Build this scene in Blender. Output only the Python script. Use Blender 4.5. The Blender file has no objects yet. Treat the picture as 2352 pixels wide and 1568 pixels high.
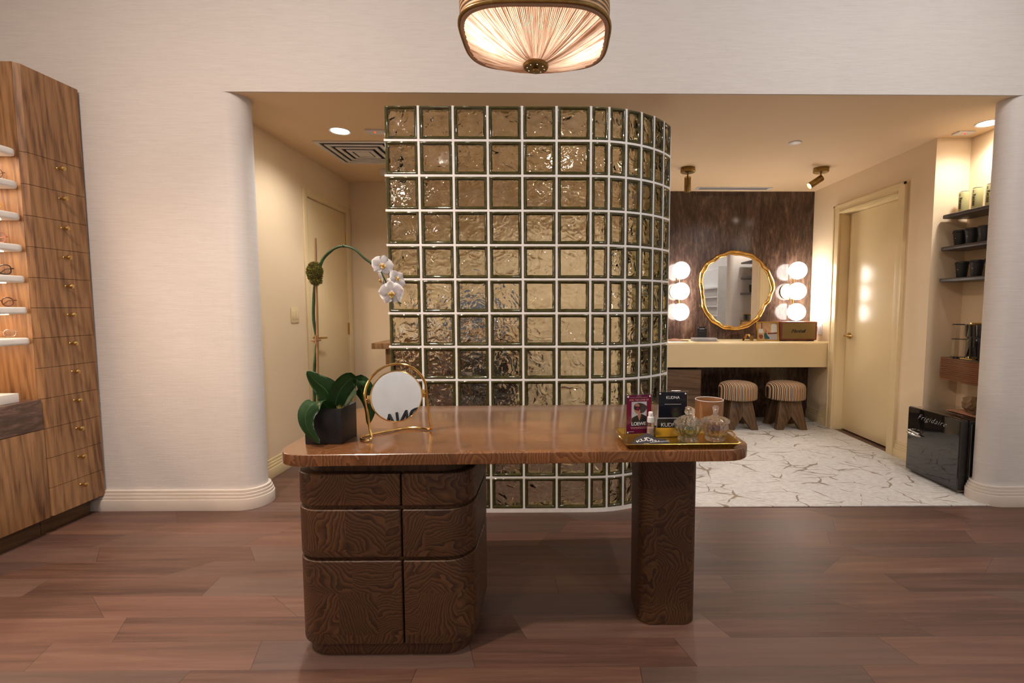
import bpy, bmesh, math, random
from mathutils import Vector, Matrix, noise as mnoise
PI = math.pi
random.seed(7)
SC = bpy.context.scene
COL = SC.collection

# ------------------------------------------------------------------ materials
def N(nt, t, **kw):
    n = nt.nodes.new(t)
    for k, v in kw.items():
        if k.startswith('i_'):
            n.inputs[k[2:].replace('_', ' ')].default_value = v
        elif k.startswith('n_'):
            n.inputs[int(k[2:])].default_value = v
        else:
            setattr(n, k, v)
    return n

def c4(c):
    return (c[0], c[1], c[2], 1.0)

def base(name, rough=.5, metal=0., **kw):
    m = bpy.data.materials.new(name); m.use_nodes = True
    nt = m.node_tree; b = nt.nodes['Principled BSDF']
    b.inputs['Roughness'].default_value = rough
    b.inputs['Metallic'].default_value = metal
    for k, v in kw.items():
        b.inputs[k].default_value = v
    return m, nt, b

def mapping(nt, scale=(1, 1, 1), rot=(0, 0, 0), loc=(0, 0, 0), src=None):
    if src is None:
        src = N(nt, 'ShaderNodeTexCoord').outputs['Object']
    mp = N(nt, 'ShaderNodeMapping')
    mp.inputs['Scale'].default_value = scale; mp.inputs['Rotation'].default_value = rot; mp.inputs['Location'].default_value = loc
    nt.links.new(src, mp.inputs['Vector'])
    return mp.outputs['Vector']

def ramp(nt, fac, stops):
    r = N(nt, 'ShaderNodeValToRGB')
    el = r.color_ramp.elements
    while len(el) < len(stops): el.new(.5)
    for e, (p, c) in zip(el, stops):
        e.position = p; e.color = c4(c) if len(c) == 3 else c
    nt.links.new(fac, r.inputs['Fac'])
    return r.outputs['Color']

def bump(nt, b, h, strength=.2, dist=.01, prev=None):
    bp = N(nt, 'ShaderNodeBump'); bp.inputs['Strength'].default_value = strength; bp.inputs['Distance'].default_value = dist
    nt.links.new(h, bp.inputs['Height'])
    if prev is not None: nt.links.new(prev, bp.inputs['Normal'])
    if b is not None: nt.links.new(bp.outputs['Normal'], b.inputs['Normal'])
    return bp.outputs['Normal']

def mixc(nt, fac, a, b, mode='MIX'):
    m = N(nt, 'ShaderNodeMix', data_type='RGBA', blend_type=mode)
    if isinstance(fac, (int, float)): m.inputs[0].default_value = fac
    else: nt.links.new(fac, m.inputs[0])
    for s, v in ((6, a), (7, b)):
        if isinstance(v, tuple): m.inputs[s].default_value = c4(v)
        else: nt.links.new(v, m.inputs[s])
    return m.outputs[2]

def math_(nt, op, a, b=None, c=None):
    m = N(nt, 'ShaderNodeMath', operation=op)
    for i, v in enumerate((a, b, c)):
        if v is None: continue
        if isinstance(v, (int, float)): m.inputs[i].default_value = v
        else: nt.links.new(v, m.inputs[i])
    return m.outputs[0]

def pm(name, c1, c2=None, scale=8., rough=.5, metal=0., bmp=.0, stretch=(1, 1, 1), detail=3., dist=.002, **kw):
    """procedural material: noise between two close colours, optional bump"""
    m, nt, b = base(name, rough, metal, **kw)
    if c2 is None: c2 = tuple(x * .9 for x in c1)
    v = mapping(nt, stretch)
    n = N(nt, 'ShaderNodeTexNoise'); n.inputs['Scale'].default_value = scale; n.inputs['Detail'].default_value = detail
    nt.links.new(v, n.inputs['Vector'])
    nt.links.new(ramp(nt, n.outputs['Fac'], [(.3, c2), (.7, c1)]), b.inputs['Base Color'])
    if bmp: bump(nt, b, n.outputs['Fac'], bmp, dist)
    return m

def emis(name, col, strength):
    m, nt, b = base(name, .5)
    b.inputs['Base Color'].default_value = c4(col)
    b.inputs['Emission Color'].default_value = c4(col)
    b.inputs['Emission Strength'].default_value = strength
    return m

def linen():
    m, nt, b = base('linen_wallpaper', .85)
    v = mapping(nt, (6, 6, 420))
    n = N(nt, 'ShaderNodeTexNoise', i_Scale=1., i_Detail=4.); nt.links.new(v, n.inputs['Vector'])
    v2 = mapping(nt, (9, 9, 90))
    n2 = N(nt, 'ShaderNodeTexNoise', i_Scale=1., i_Detail=6., i_Roughness=.7); nt.links.new(v2, n2.inputs['Vector'])
    v3 = mapping(nt, (300, 300, 8))
    n3 = N(nt, 'ShaderNodeTexNoise', i_Scale=1., i_Detail=2.); nt.links.new(v3, n3.inputs['Vector'])
    s = math_(nt, 'ADD', math_(nt, 'MULTIPLY', n.outputs['Fac'], .5), math_(nt, 'MULTIPLY', n2.outputs['Fac'], .5))
    nt.links.new(ramp(nt, s, [(.3, (.62, .575, .545)), (.7, (.72, .68, .645))]), b.inputs['Base Color'])
    h = math_(nt, 'ADD', s, math_(nt, 'MULTIPLY', n3.outputs['Fac'], .25))
    v4 = mapping(nt, (14, 14, 160))
    n4 = N(nt, 'ShaderNodeTexNoise', i_Scale=1., i_Detail=2.); nt.links.new(v4, n4.inputs['Vector'])
    slub = ramp(nt, n4.outputs['Fac'], [(.68, (0, 0, 0)), (.78, (1, 1, 1))])
    h = math_(nt, 'ADD', h, math_(nt, 'MULTIPLY', slub, .8))
    bump(nt, b, h, .45, .003)
    return m

def woodfloor():
    m, nt, b = base('dark_plank_floor', .42)
    tc = N(nt, 'ShaderNodeTexCoord').outputs['Object']
    sp = N(nt, 'ShaderNodeSeparateXYZ'); nt.links.new(tc, sp.inputs[0])
    X, Y = sp.outputs[0], sp.outputs[1]
    W = .145
    yr = math_(nt, 'DIVIDE', math_(nt, 'ADD', Y, 20.), W)
    row = math_(nt, 'FLOOR', yr); fy = math_(nt, 'FRACT', yr)
    wn = N(nt, 'ShaderNodeTexWhiteNoise', noise_dimensions='1D'); nt.links.new(row, wn.inputs['W'])
    r = wn.outputs['Value']
    wn2 = N(nt, 'ShaderNodeTexWhiteNoise', noise_dimensions='1D'); nt.links.new(math_(nt, 'ADD', row, 77.3), wn2.inputs['W'])
    slant = math_(nt, 'MULTIPLY', math_(nt, 'SUBTRACT', wn2.outputs['Value'], .5), 2.6)
    xs = math_(nt, 'ADD', X, math_(nt, 'MULTIPLY', math_(nt, 'MULTIPLY', fy, W), slant))
    xr = math_(nt, 'ADD', math_(nt, 'DIVIDE', xs, .78), math_(nt, 'MULTIPLY', r, 9.))
    colm = math_(nt, 'FLOOR', xr); fx = math_(nt, 'FRACT', xr)
    cmb = N(nt, 'ShaderNodeCombineXYZ'); nt.links.new(colm, cmb.inputs[0]); nt.links.new(row, cmb.inputs[1])
    wc = N(nt, 'ShaderNodeTexWhiteNoise', noise_dimensions='2D'); nt.links.new(cmb.outputs[0], wc.inputs['Vector'])
    rnd = wc.outputs['Value']
    off = N(nt, 'ShaderNodeVectorMath', operation='SCALE'); nt.links.new(wc.outputs['Color'], off.inputs[0]); off.inputs['Scale'].default_value = 7.
    add = N(nt, 'ShaderNodeVectorMath', operation='ADD'); nt.links.new(tc, add.inputs[0]); nt.links.new(off.outputs[0], add.inputs[1])
    g1 = N(nt, 'ShaderNodeTexNoise', i_Scale=1., i_Detail=7., i_Roughness=.62, i_Distortion=.6)
    nt.links.new(mapping(nt, (1.3, 26, 1), src=add.outputs[0]), g1.inputs['Vector'])
    g2 = N(nt, 'ShaderNodeTexNoise', i_Scale=1., i_Detail=5., i_Roughness=.6)
    nt.links.new(mapping(nt, (9, 240, 1), src=add.outputs[0]), g2.inputs['Vector'])
    tone = math_(nt, 'ADD', math_(nt, 'MULTIPLY', rnd, .33), math_(nt, 'MULTIPLY', g1.outputs['Fac'], 1.0))
    tone = math_(nt, 'ADD', tone, math_(nt, 'MULTIPLY', math_(nt, 'SUBTRACT', g2.outputs['Fac'], .5), .25))
    col = ramp(nt, tone, [(.35, (.062, .029, .020)), (.62, (.122, .059, .040)), (.8, (.160, .079, .052)), (1., (.20, .110, .075))])
    # cooler grey planks here and there
    grey = ramp(nt, wc.outputs['Color'], [(.0, (0, 0, 0)), (1., (1, 1, 1))])
    sg = N(nt, 'ShaderNodeSeparateColor'); nt.links.new(wc.outputs['Color'], sg.inputs[0])
    gm = ramp(nt, sg.outputs[1], [(.55, (0, 0, 0)), (.95, (.75, .75, .75))])
    col = mixc(nt, gm, col, mixc(nt, .55, col, (.095, .075, .068)))
    # seams
    ex = math_(nt, 'MULTIPLY', math_(nt, 'MINIMUM', fx, math_(nt, 'SUBTRACT', 1., fx)), .78)
    ey = math_(nt, 'MULTIPLY', math_(nt, 'MINIMUM', fy, math_(nt, 'SUBTRACT', 1., fy)), W)
    sx = math_(nt, 'LESS_THAN', ex, .0011); sy = math_(nt, 'LESS_THAN', ey, .0007)
    seam = math_(nt, 'MAXIMUM', math_(nt, 'MULTIPLY', sx, .8), math_(nt, 'MULTIPLY', sy, .35))
    col = mixc(nt, seam, col, (.02, .012, .009))
    nt.links.new(col, b.inputs['Base Color'])
    rr = math_(nt, 'ADD', .36, math_(nt, 'MULTIPLY', g1.outputs['Fac'], .18)); nt.links.new(rr, b.inputs['Roughness'])
    bump(nt, b, math_(nt, 'SUBTRACT', g2.outputs['Fac'], math_(nt, 'MULTIPLY', seam, 2.)), .12, .002)
    return m

def carpetmat():
    m, nt, b = base('carpet_pile', .95)
    tc = N(nt, 'ShaderNodeTexCoord').outputs['Object']
    nz = N(nt, 'ShaderNodeTexNoise', i_Scale=3.0, i_Detail=3.); nt.links.new(tc, nz.inputs['Vector'])
    fine = N(nt, 'ShaderNodeTexNoise', i_Scale=330., i_Detail=2.); nt.links.new(tc, fine.inputs['Vector'])
    lines = None
    for sc_, ro, ms, of in (((2.9, 6.0, 1), .55, 3.4, 0.), ((4.6, 3.0, 1), -.5, 4.0, 4.), ((2.2, 8.0, 1), -.15, 3.0, 9.)):
        vs = mapping(nt, sc_, rot=(0, 0, ro), loc=(of, of, 0), src=tc)
        dv = N(nt, 'ShaderNodeVectorMath', operation='SCALE'); nt.links.new(nz.outputs['Color'], dv.inputs[0]); dv.inputs['Scale'].default_value = .8
        av = N(nt, 'ShaderNodeVectorMath', operation='ADD'); nt.links.new(vs, av.inputs[0]); nt.links.new(dv.outputs[0], av.inputs[1])
        vo = N(nt, 'ShaderNodeTexVoronoi', feature='DISTANCE_TO_EDGE', voronoi_dimensions='2D', i_Scale=1., i_Randomness=1.); nt.links.new(av.outputs[0], vo.inputs['Vector'])
        wob = N(nt, 'ShaderNodeTexNoise', i_Scale=ms, i_Detail=3.5); nt.links.new(mapping(nt, (1, 1, 1), loc=(of, 0, 0), src=tc), wob.inputs['Vector'])
        th = math_(nt, 'MULTIPLY', math_(nt, 'SUBTRACT', wob.outputs['Fac'], .505), .24)
        th = math_(nt, 'ADD', th, math_(nt, 'MULTIPLY', math_(nt, 'SUBTRACT', fine.outputs['Fac'], .5), .03))
        l_ = math_(nt, 'LESS_THAN', vo.outputs['Distance'], th)
        lines = l_ if lines is None else math_(nt, 'MAXIMUM', lines, l_)
    line = lines
    bgn = N(nt, 'ShaderNodeTexNoise', i_Scale=26., i_Detail=5., i_Roughness=.7); nt.links.new(mapping(nt, (1, 2.2, 1), src=tc), bgn.inputs['Vector'])
    bg = ramp(nt, bgn.outputs['Fac'], [(.35, (.56, .52, .48)), (.65, (.72, .69, .65))])
    col = mixc(nt, math_(nt, 'MULTIPLY', line, .8), bg, (.23, .155, .09))
    nt.links.new(col, b.inputs['Base Color'])
    bump(nt, b, fine.outputs['Fac'], .5, .004)
    return m

def patchwood(name, cell, lit=1., coat=.6, rough=.32, seed=0., soft=0.):
    """glued blocks of figured hardwood, each with its own grain direction"""
    m, nt, b = base(name, rough)
    b.inputs['Coat Weight'].default_value = coat; b.inputs['Coat Roughness'].default_value = .12
    tc = N(nt, 'ShaderNodeTexCoord').outputs['Object']
    pv = mapping(nt, (1 / cell[0], 1 / cell[1], 1 / cell[2]), loc=(11.37 + seed, 7.21, 3.43 + seed), src=tc)
    # stagger alternate courses
    sp = N(nt, 'ShaderNodeSeparateXYZ'); nt.links.new(pv, sp.inputs[0])
    row = math_(nt, 'FLOOR', sp.outputs[2] if cell[2] < 3 else sp.outputs[1])
    wr = N(nt, 'ShaderNodeTexWhiteNoise', noise_dimensions='1D'); nt.links.new(row, wr.inputs['W'])
    xx = math_(nt, 'ADD', sp.outputs[0], math_(nt, 'MULTIPLY', wr.outputs['Value'], 3.))
    cb = N(nt, 'ShaderNodeCombineXYZ'); nt.links.new(xx, cb.inputs[0]); nt.links.new(sp.outputs[1], cb.inputs[1]); nt.links.new(sp.outputs[2], cb.inputs[2])
    fl = N(nt, 'ShaderNodeVectorMath', operation='FLOOR'); nt.links.new(cb.outputs[0], fl.inputs[0])
    wn = N(nt, 'ShaderNodeTexWhiteNoise', noise_dimensions='3D'); nt.links.new(fl.outputs[0], wn.inputs['Vector'])
    rnd = wn.outputs['Value']
    ang = math_(nt, 'MULTIPLY', rnd, PI)
    rot = N(nt, 'ShaderNodeVectorRotate', rotation_type='AXIS_ANGLE')
    rot.inputs['Axis'].default_value = (0, 1, 0) if cell[1] > 3 else (0, 0, 1)
    nt.links.new(tc, rot.inputs['Vector']); nt.links.new(ang, rot.inputs['Angle'])
    sc = N(nt, 'ShaderNodeVectorMath', operation='SCALE'); nt.links.new(wn.outputs['Color'], sc.inputs[0]); sc.inputs['Scale'].default_value = 3.
    ad = N(nt, 'ShaderNodeVectorMath', operation='ADD'); nt.links.new(rot.outputs[0], ad.inputs[0]); nt.links.new(sc.outputs[0], ad.inputs[1])
    w = N(nt, 'ShaderNodeTexWave', wave_type='BANDS', bands_direction='X', wave_profile='SAW')
    w.inputs['Scale'].default_value = 22; w.inputs['Distortion'].default_value = 2.2; w.inputs['Detail'].default_value = 2.
    w.inputs['Detail Scale'].default_value = 2.; w.inputs['Detail Roughness'].default_value = .5
    wz = N(nt, 'ShaderNodeTexNoise', i_Scale=5.5, i_Detail=2.5, i_Roughness=.5); nt.links.new(mapping(nt, (1., 1., .6), src=ad.outputs[0]), wz.inputs['Vector'])
    ws = N(nt, 'ShaderNodeVectorMath', operation='SCALE'); nt.links.new(wz.outputs['Color'], ws.inputs[0]); ws.inputs['Scale'].default_value = .32
    wa = N(nt, 'ShaderNodeVectorMath', operation='ADD'); nt.links.new(ad.outputs[0], wa.inputs[0]); nt.links.new(ws.outputs[0], wa.inputs[1])
    nt.links.new(wa.outputs[0], w.inputs['Vector'])
    f = N(nt, 'ShaderNodeTexNoise', i_Scale=60., i_Detail=4.); nt.links.new(mapping(nt, (5, 1, 1), src=ad.outputs[0]), f.inputs['Vector'])
    g = math_(nt, 'ADD', math_(nt, 'MULTIPLY', w.outputs['Fac'], .62), math_(nt, 'MULTIPLY', f.outputs['Fac'], .38))
    L = lit; q_ = lambda a, b_: a + (b_ - a) * soft
    col = ramp(nt, g, [(.15, (q_(.030, .075) * L, q_(.010, .029) * L, q_(.003, .010) * L)), (.42, (.090 * L, .036 * L, .013 * L)), (.8, (q_(.185, .125) * L, q_(.084, .055) * L, q_(.030, .021) * L))])
    sep = N(nt, 'ShaderNodeSeparateColor'); nt.links.new(wn.outputs['Color'], sep.inputs[0])
    tint = ramp(nt, sep.outputs[2], [(0, (.72, .70, .70)), (1, (1.12, 1.08, 1.02))])
    col = mixc(nt, 1., col, tint, 'MULTIPLY')
    nt.links.new(col, b.inputs['Base Color'])
    bump(nt, b, g, .10, .0015)
    return m

def walnut(name, L=1., axis='Z', rough=.42):
    m, nt, b = base(name, rough)
    tc = N(nt, 'ShaderNodeTexCoord').outputs['Object']
    st = {'Z': (1., 1., .16), 'Y': (1., .16, 1.), 'X': (.16, 1., 1.)}[axis]
    n1 = N(nt, 'ShaderNodeTexNoise', i_Scale=13., i_Detail=4., i_Distortion=.5); nt.links.new(mapping(nt, st, src=tc), n1.inputs['Vector'])
    w = N(nt, 'ShaderNodeTexWave', wave_type='BANDS', bands_direction='DIAGONAL', wave_profile='SIN')
    w.inputs['Scale'].default_value = 15; w.inputs['Distortion'].default_value = 7; w.inputs['Detail'].default_value = 3.; w.inputs['Detail Scale'].default_value = 1.6
    nt.links.new(mapping(nt, tuple(1. if s == 1. else .10 for s in st), src=tc), w.inputs['Vector'])
    n2 = N(nt, 'ShaderNodeTexNoise', i_Scale=1., i_Detail=4.); nt.links.new(mapping(nt, tuple(260. if s == 1. else 7. for s in st), src=tc), n2.inputs['Vector'])
    g = math_(nt, 'ADD', math_(nt, 'MULTIPLY', n1.outputs['Fac'], .55), math_(nt, 'MULTIPLY', w.outputs['Fac'], .13))
    g = math_(nt, 'ADD', g, math_(nt, 'MULTIPLY', n2.outputs['Fac'], .32))
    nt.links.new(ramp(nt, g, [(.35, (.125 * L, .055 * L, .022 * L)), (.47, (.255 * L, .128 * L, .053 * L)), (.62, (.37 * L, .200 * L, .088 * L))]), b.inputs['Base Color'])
    bump(nt, b, n2.outputs['Fac'], .06, .001)
    return m

def stonemat(name, L=1., rough=.13, axis='Z'):
    m, nt, b = base(name, rough)
    tc = N(nt, 'ShaderNodeTexCoord').outputs['Object']
    s1 = (9, 9, 2.2) if axis == 'Z' else (9, 2.5, 12)
    n1 = N(nt, 'ShaderNodeTexNoise', i_Scale=1., i_Detail=9., i_Roughness=.72, i_Distortion=1.3); nt.links.new(mapping(nt, s1, src=tc), n1.inputs['Vector'])
    s2 = (60, 60, 14) if axis == 'Z' else (60, 14, 60)
    n2 = N(nt, 'ShaderNodeTexNoise', i_Scale=1., i_Detail=4., i_Roughness=.6); nt.links.new(mapping(nt, s2, src=tc), n2.inputs['Vector'])
    g = math_(nt, 'ADD', math_(nt, 'MULTIPLY', n1.outputs['Fac'], .65), math_(nt, 'MULTIPLY', n2.outputs['Fac'], .35))
    nt.links.new(ramp(nt, g, [(.36, (.018 * L, .010 * L, .008 * L)), (.5, (.052 * L, .029 * L, .021 * L)), (.6, (.10 * L, .060 * L, .042 * L)), (.72, (.17 * L, .115 * L, .09 * L))]), b.inputs['Base Color'])
    return m

def panemat():
    m, nt, b = base('wavy_clear_glass', .0)
    b.inputs['Base Color'].default_value = (.98, .97, .895, 1)
    b.inputs['Transmission Weight'].default_value = 1.; b.inputs['IOR'].default_value = 1.46
    b.inputs['Roughness'].default_value = .015
    tc = N(nt, 'ShaderNodeTexCoord').outputs['Object']
    oi = N(nt, 'ShaderNodeObjectInfo').outputs['Random']
    cb = N(nt, 'ShaderNodeCombineXYZ'); nt.links.new(math_(nt, 'MULTIPLY', oi, 31.), cb.inputs[1])
    ad = N(nt, 'ShaderNodeVectorMath', operation='ADD'); nt.links.new(tc, ad.inputs[0]); nt.links.new(cb.outputs[0], ad.inputs[1])
    n1 = N(nt, 'ShaderNodeTexVoronoi', feature='SMOOTH_F1', i_Scale=13., i_Smoothness=.2); nt.links.new(mapping(nt, (1, .25, 1), rot=(0, .6, 0), src=ad.outputs[0]), n1.inputs['Vector'])
    n2 = N(nt, 'ShaderNodeTexNoise', i_Scale=12., i_Detail=1.5, i_Distortion=1.2); nt.links.new(ad.outputs[0], n2.inputs['Vector'])
    h = math_(nt, 'ADD', math_(nt, 'MULTIPLY', n1.outputs['Distance'], .9), math_(nt, 'MULTIPLY', n2.outputs['Fac'], .7))
    bump(nt, b, h, 1., .046)
    return m

def stripemat():
    m, nt, b = base('striped_upholstery', .85)
    tc = N(nt, 'ShaderNodeTexCoord').outputs['Object']
    sp = N(nt, 'ShaderNodeSeparateXYZ'); nt.links.new(tc, sp.inputs[0])
    f = math_(nt, 'FRACT', math_(nt, 'ADD', math_(nt, 'MULTIPLY', sp.outputs[0], 33.), 50.))
    r = N(nt, 'ShaderNodeValToRGB'); r.color_ramp.interpolation = 'CONSTANT'
    el = r.color_ramp.elements
    stops = [(0, (.02, .012, .012)), (.22, (.50, .30, .14)), (.42, (.62, .55, .46)), (.55, (.02, .012, .012)), (.74, (.55, .28, .12)), (.9, (.55, .42, .27))]
    while len(el) < len(stops): el.new(.5)
    for e, (p, c) in zip(el, stops): e.position = p; e.color = c4(c)
    nt.links.new(f, r.inputs['Fac']); nt.links.new(r.outputs['Color'], b.inputs['Base Color'])
    n = N(nt, 'ShaderNodeTexNoise', i_Scale=500.); bump(nt, b, n.outputs['Fac'], .2, .001)
    return m

def leafmat():
    m, nt, b = base('orchid_leaf_green', .35)
    tc = N(nt, 'ShaderNodeTexCoord').outputs['UV']
    sp = N(nt, 'ShaderNodeSeparateXYZ'); nt.links.new(tc, sp.inputs[0])
    d = math_(nt, 'ABSOLUTE', math_(nt, 'SUBTRACT', sp.outputs[0], .5))
    n = N(nt, 'ShaderNodeTexNoise', i_Scale=60., i_Detail=2.); nt.links.new(mapping(nt, (1, .05, 1), src=tc), n.inputs['Vector'])
    c = ramp(nt, n.outputs['Fac'], [(.3, (.022, .075, .022)), (.7, (.045, .125, .035))])
    c = mixc(nt, math_(nt, 'LESS_THAN', d, .018), c, (.12, .22, .07))
    nt.links.new(c, b.inputs['Base Color']); b.inputs['Coat Weight'].default_value = .15
    return m

def petalmat():
    m, nt, b = base('orchid_petal', .55)
    tc = N(nt, 'ShaderNodeTexCoord').outputs['Object']
    n = N(nt, 'ShaderNodeTexNoise', i_Scale=50., i_Detail=2.); nt.links.new(tc, n.inputs['Vector'])
    nt.links.new(ramp(nt, n.outputs['Fac'], [(.3, (.86, .79, .81)), (.65, (.95, .93, .92))]), b.inputs['Base Color'])
    b.inputs['Subsurface Weight'].default_value = .15; b.inputs['Subsurface Radius'].default_value = (.01, .006, .005)
    return m

def fabricshade():
    m = bpy.data.materials.new('pleated_shade_fabric'); m.use_nodes = True
    nt = m.node_tree; nt.nodes.remove(nt.nodes['Principled BSDF']); out = nt.nodes['Material Output']
    tc = N(nt, 'ShaderNodeTexCoord').outputs['UV']
    n = N(nt, 'ShaderNodeTexNoise', i_Scale=1., i_Detail=3.); nt.links.new(mapping(nt, (260, 2., 1), src=tc), n.inputs['Vector'])
    c = ramp(nt, n.outputs['Fac'], [(.36, (.52, .34, .24)), (.52, (.86, .76, .68)), (.7, (.95, .90, .86))])
    d = N(nt, 'ShaderNodeBsdfDiffuse'); t = N(nt, 'ShaderNodeBsdfTranslucent')
    nt.links.new(c, d.inputs['Color']); nt.links.new(c, t.inputs['Color'])
    mx = N(nt, 'ShaderNodeMixShader'); mx.inputs[0].default_value = .6
    nt.links.new(d.outputs[0], mx.inputs[1]); nt.links.new(t.outputs[0], mx.inputs[2]); nt.links.new(mx.outputs[0], out.inputs['Surface'])
    return m

def threadmat():
    """silk thread wound in fine horizontal lines"""
    m, nt, b = base('wound_thread', .5, .2)
    w = N(nt, 'ShaderNodeTexWave', bands_direction='Z'); w.inputs['Scale'].default_value = 22.
    nt.links.new(mapping(nt), w.inputs['Vector'])
    nt.links.new(ramp(nt, w.outputs['Fac'], [(.2, (.10, .045, .015)), (.7, (.55, .33, .15))]), b.inputs['Base Color'])
    bump(nt, b, w.outputs['Fac'], .5, .004)
    return m

M = {}
M['linen'] = linen()
M['cream'] = pm('cream_wall_paint', (.84, .66, .44), (.82, .64, .42), 3., .62, bmp=.04)
M['creamtrim'] = pm('cream_gloss_paint', (.82, .65, .38), (.80, .63, .36), 3., .24, bmp=.02)
M['ceil'] = pm('alcove_ceiling_paint', (.86, .645, .41), (.84, .625, .39), 3., .7, bmp=.04)
M['white_ceil'] = pm('white_ceiling_paint', (.80, .77, .73), None, 3., .8)
M['base'] = pm('offwhite_trim_paint', (.72, .64, .56), (.70, .62, .54), 4., .4)
M['floor'] = woodfloor()
M['carpet'] = carpetmat()
M['deskfront'] = patchwood('figured_ash_blocks', (.14, 10., .155), .66, .06, .5)
M['desktop'] = patchwood('lacquered_ash_blocks', (.24, .105, 10.), 2.0, .8, .26, seed=2., soft=.75)
M['walnut'] = walnut('walnut_veneer')
M['walnut_carcass'] = walnut('walnut_veneer_carcass', .95)  # same walnut, slightly darker than the fronts, for the carcasses
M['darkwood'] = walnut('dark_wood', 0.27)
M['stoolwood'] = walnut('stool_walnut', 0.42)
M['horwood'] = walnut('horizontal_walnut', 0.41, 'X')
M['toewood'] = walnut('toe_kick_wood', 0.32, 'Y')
M['rust'] = pm('rust_brown_ribbed_wood', (.23, .085, .030), (.18, .062, .020), 12., .38, stretch=(1, .2, 1))
M['stone'] = stonemat('polished_brown_stone', 1.35)
M['stone2'] = stonemat('brown_stone_block', 2.0, .3, 'Y')
M['pane'] = panemat()
M['rim'] = pm('olive_block_edge', (.17, .155, .032), (.045, .040, .008), 25., .06, **{'Transmission Weight': .55, 'IOR': 1.5, 'Coat Weight': .6})
M['inner'] = pm('reflective_block_inside', (.80, .77, .46), (.66, .63, .34), 25., .1, .9)
M['mortar'] = pm('white_grout', (.84, .82, .80), (.78, .76, .74), 30., .8, bmp=.15)
M['brass'] = pm('brushed_brass', (.62, .42, .16), (.52, .34, .12), 60., .3, 1., stretch=(1, 1, 8))
M['darkbrass'] = pm('aged_brass', (.36, .23, .08), (.25, .16, .05), 60., .38, 1.)
M['gold'] = pm('polished_gold', (.90, .62, .24), (.82, .54, .18), 30., .14, 1.)
M['goldsat'] = pm('satin_gold', (.72, .50, .12), (.62, .42, .09), 20., .27, 1.)
M['goldleaf'] = pm('hammered_gold_leaf', (.80, .50, .16), (.55, .30, .08), 14., .24, 1., bmp=.6, dist=.01)
M['chrome'] = pm('chrome', (.8, .8, .8), (.7, .7, .7), 30., .1, 1.)
M['mirror'] = pm('mirror_glass', (.93, .93, .93), (.92, .92, .92), 2., .0, 1.)
M['white'] = pm('white_enamel', (.82, .81, .79), None, 10., .35)
M['whiteplastic'] = pm('white_plastic', (.78, .76, .75), None, 10., .4)
M['black'] = pm('black_matte', (.013, .012, .013), (.02, .018, .018), 20., .5)
M['blackgloss'] = pm('black_gloss_enamel', (.006, .006, .007), (.008, .008, .008), 5., .08, **{'Coat Weight': 1.})
M['blackpot'] = pm('black_ceramic', (.008, .008, .011), (.012, .012, .016), 10., .4)
M['charcoal'] = pm('charcoal_shelf', (.055, .042, .038), (.045, .034, .03), 20., .35)
M['brownpaper'] = pm('brown_kraft_paper', (.24, .145, .07), (.18, .105, .05), 30., .85, bmp=.3)
def thinglass(name, tint, gloss=.02, fac=.12, extra=None):
    m = bpy.data.materials.new(name); m.use_nodes = True; nt = m.node_tree; nt.nodes.remove(nt.nodes['Principled BSDF']); out = nt.nodes['Material Output']
    n = N(nt, 'ShaderNodeTexNoise', i_Scale=4.); nt.links.new(mapping(nt), n.inputs['Vector'])
    t = N(nt, 'ShaderNodeBsdfTransparent'); nt.links.new(ramp(nt, n.outputs['Fac'], [(.3, tint), (.7, tuple(min(1, x * 1.01) for x in tint))]), t.inputs['Color'])
    g = N(nt, 'ShaderNodeBsdfGlossy'); g.inputs['Roughness'].default_value = gloss
    lw = N(nt, 'ShaderNodeLayerWeight', i_Blend=.25); f = math_(nt, 'ADD', math_(nt, 'MULTIPLY', lw.outputs['Facing'], .55), fac * .3)
    mx = N(nt, 'ShaderNodeMixShader'); nt.links.new(f, mx.inputs[0]); nt.links.new(t.outputs[0], mx.inputs[1]); nt.links.new(g.outputs[0], mx.inputs[2])
    nt.links.new(mx.outputs[0], out.inputs['Surface']); return m
def crystalmat(name, tint, film):
    m, nt, b = base(name, .0, **{'Transmission Weight': 1., 'IOR': 1.5, 'Coat Weight': 1., 'Thin Film Thickness': film, 'Thin Film IOR': 1.6})
    b.inputs['Base Color'].default_value = c4(tint)
    v = N(nt, 'ShaderNodeTexVoronoi', i_Scale=95.); nt.links.new(mapping(nt), v.inputs['Vector']); bump(nt, b, v.outputs['Distance'], .5, .004)
    t = N(nt, 'ShaderNodeBsdfTransparent'); mx = N(nt, 'ShaderNodeMixShader'); mx.inputs[0].default_value = .16
    out = nt.nodes['Material Output']; nt.links.new(b.outputs[0], mx.inputs[1]); nt.links.new(t.outputs[0], mx.inputs[2]); nt.links.new(mx.outputs[0], out.inputs['Surface']); return m
M['glass'] = thinglass('clear_glass', (.97, .97, .96))
M['acrylic'] = thinglass('clear_acrylic', (.93, .92, .90))
M['crystal'] = crystalmat('crystal_iridescent', (.99, .98, .95), 420.)
M['crystalpink'] = crystalmat('crystal_pink', (1., .93, .94), 520.)
M['lens'] = thinglass('spectacle_lens', (.98, .98, .98))
M['amber'] = pm('amber_glass', (.36, .155, .05), (.33, .14, .045), 10., .18, **{'Transmission Weight': .25, 'Coat Weight': .5})
M['redsign'] = pm('crimson_print', (.21, .006, .012), (.12, .010, .055), 9., .2, detail=0.)
M['navysign'] = pm('midnight_print', (.012, .010, .011), (.005, .010, .024), 6., .12, detail=1.)
M['blackcard'] = pm('black_print', (.008, .008, .010), None, 6., .3)
M['greycard'] = pm('silver_card_edge', (.42, .42, .45), None, 6., .3)
M['inkwhite'] = pm('white_ink', (.85, .84, .82), None, 6., .5)
M['inkpink'] = pm('pink_ink', (.75, .35, .30), None, 6., .5)
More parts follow.
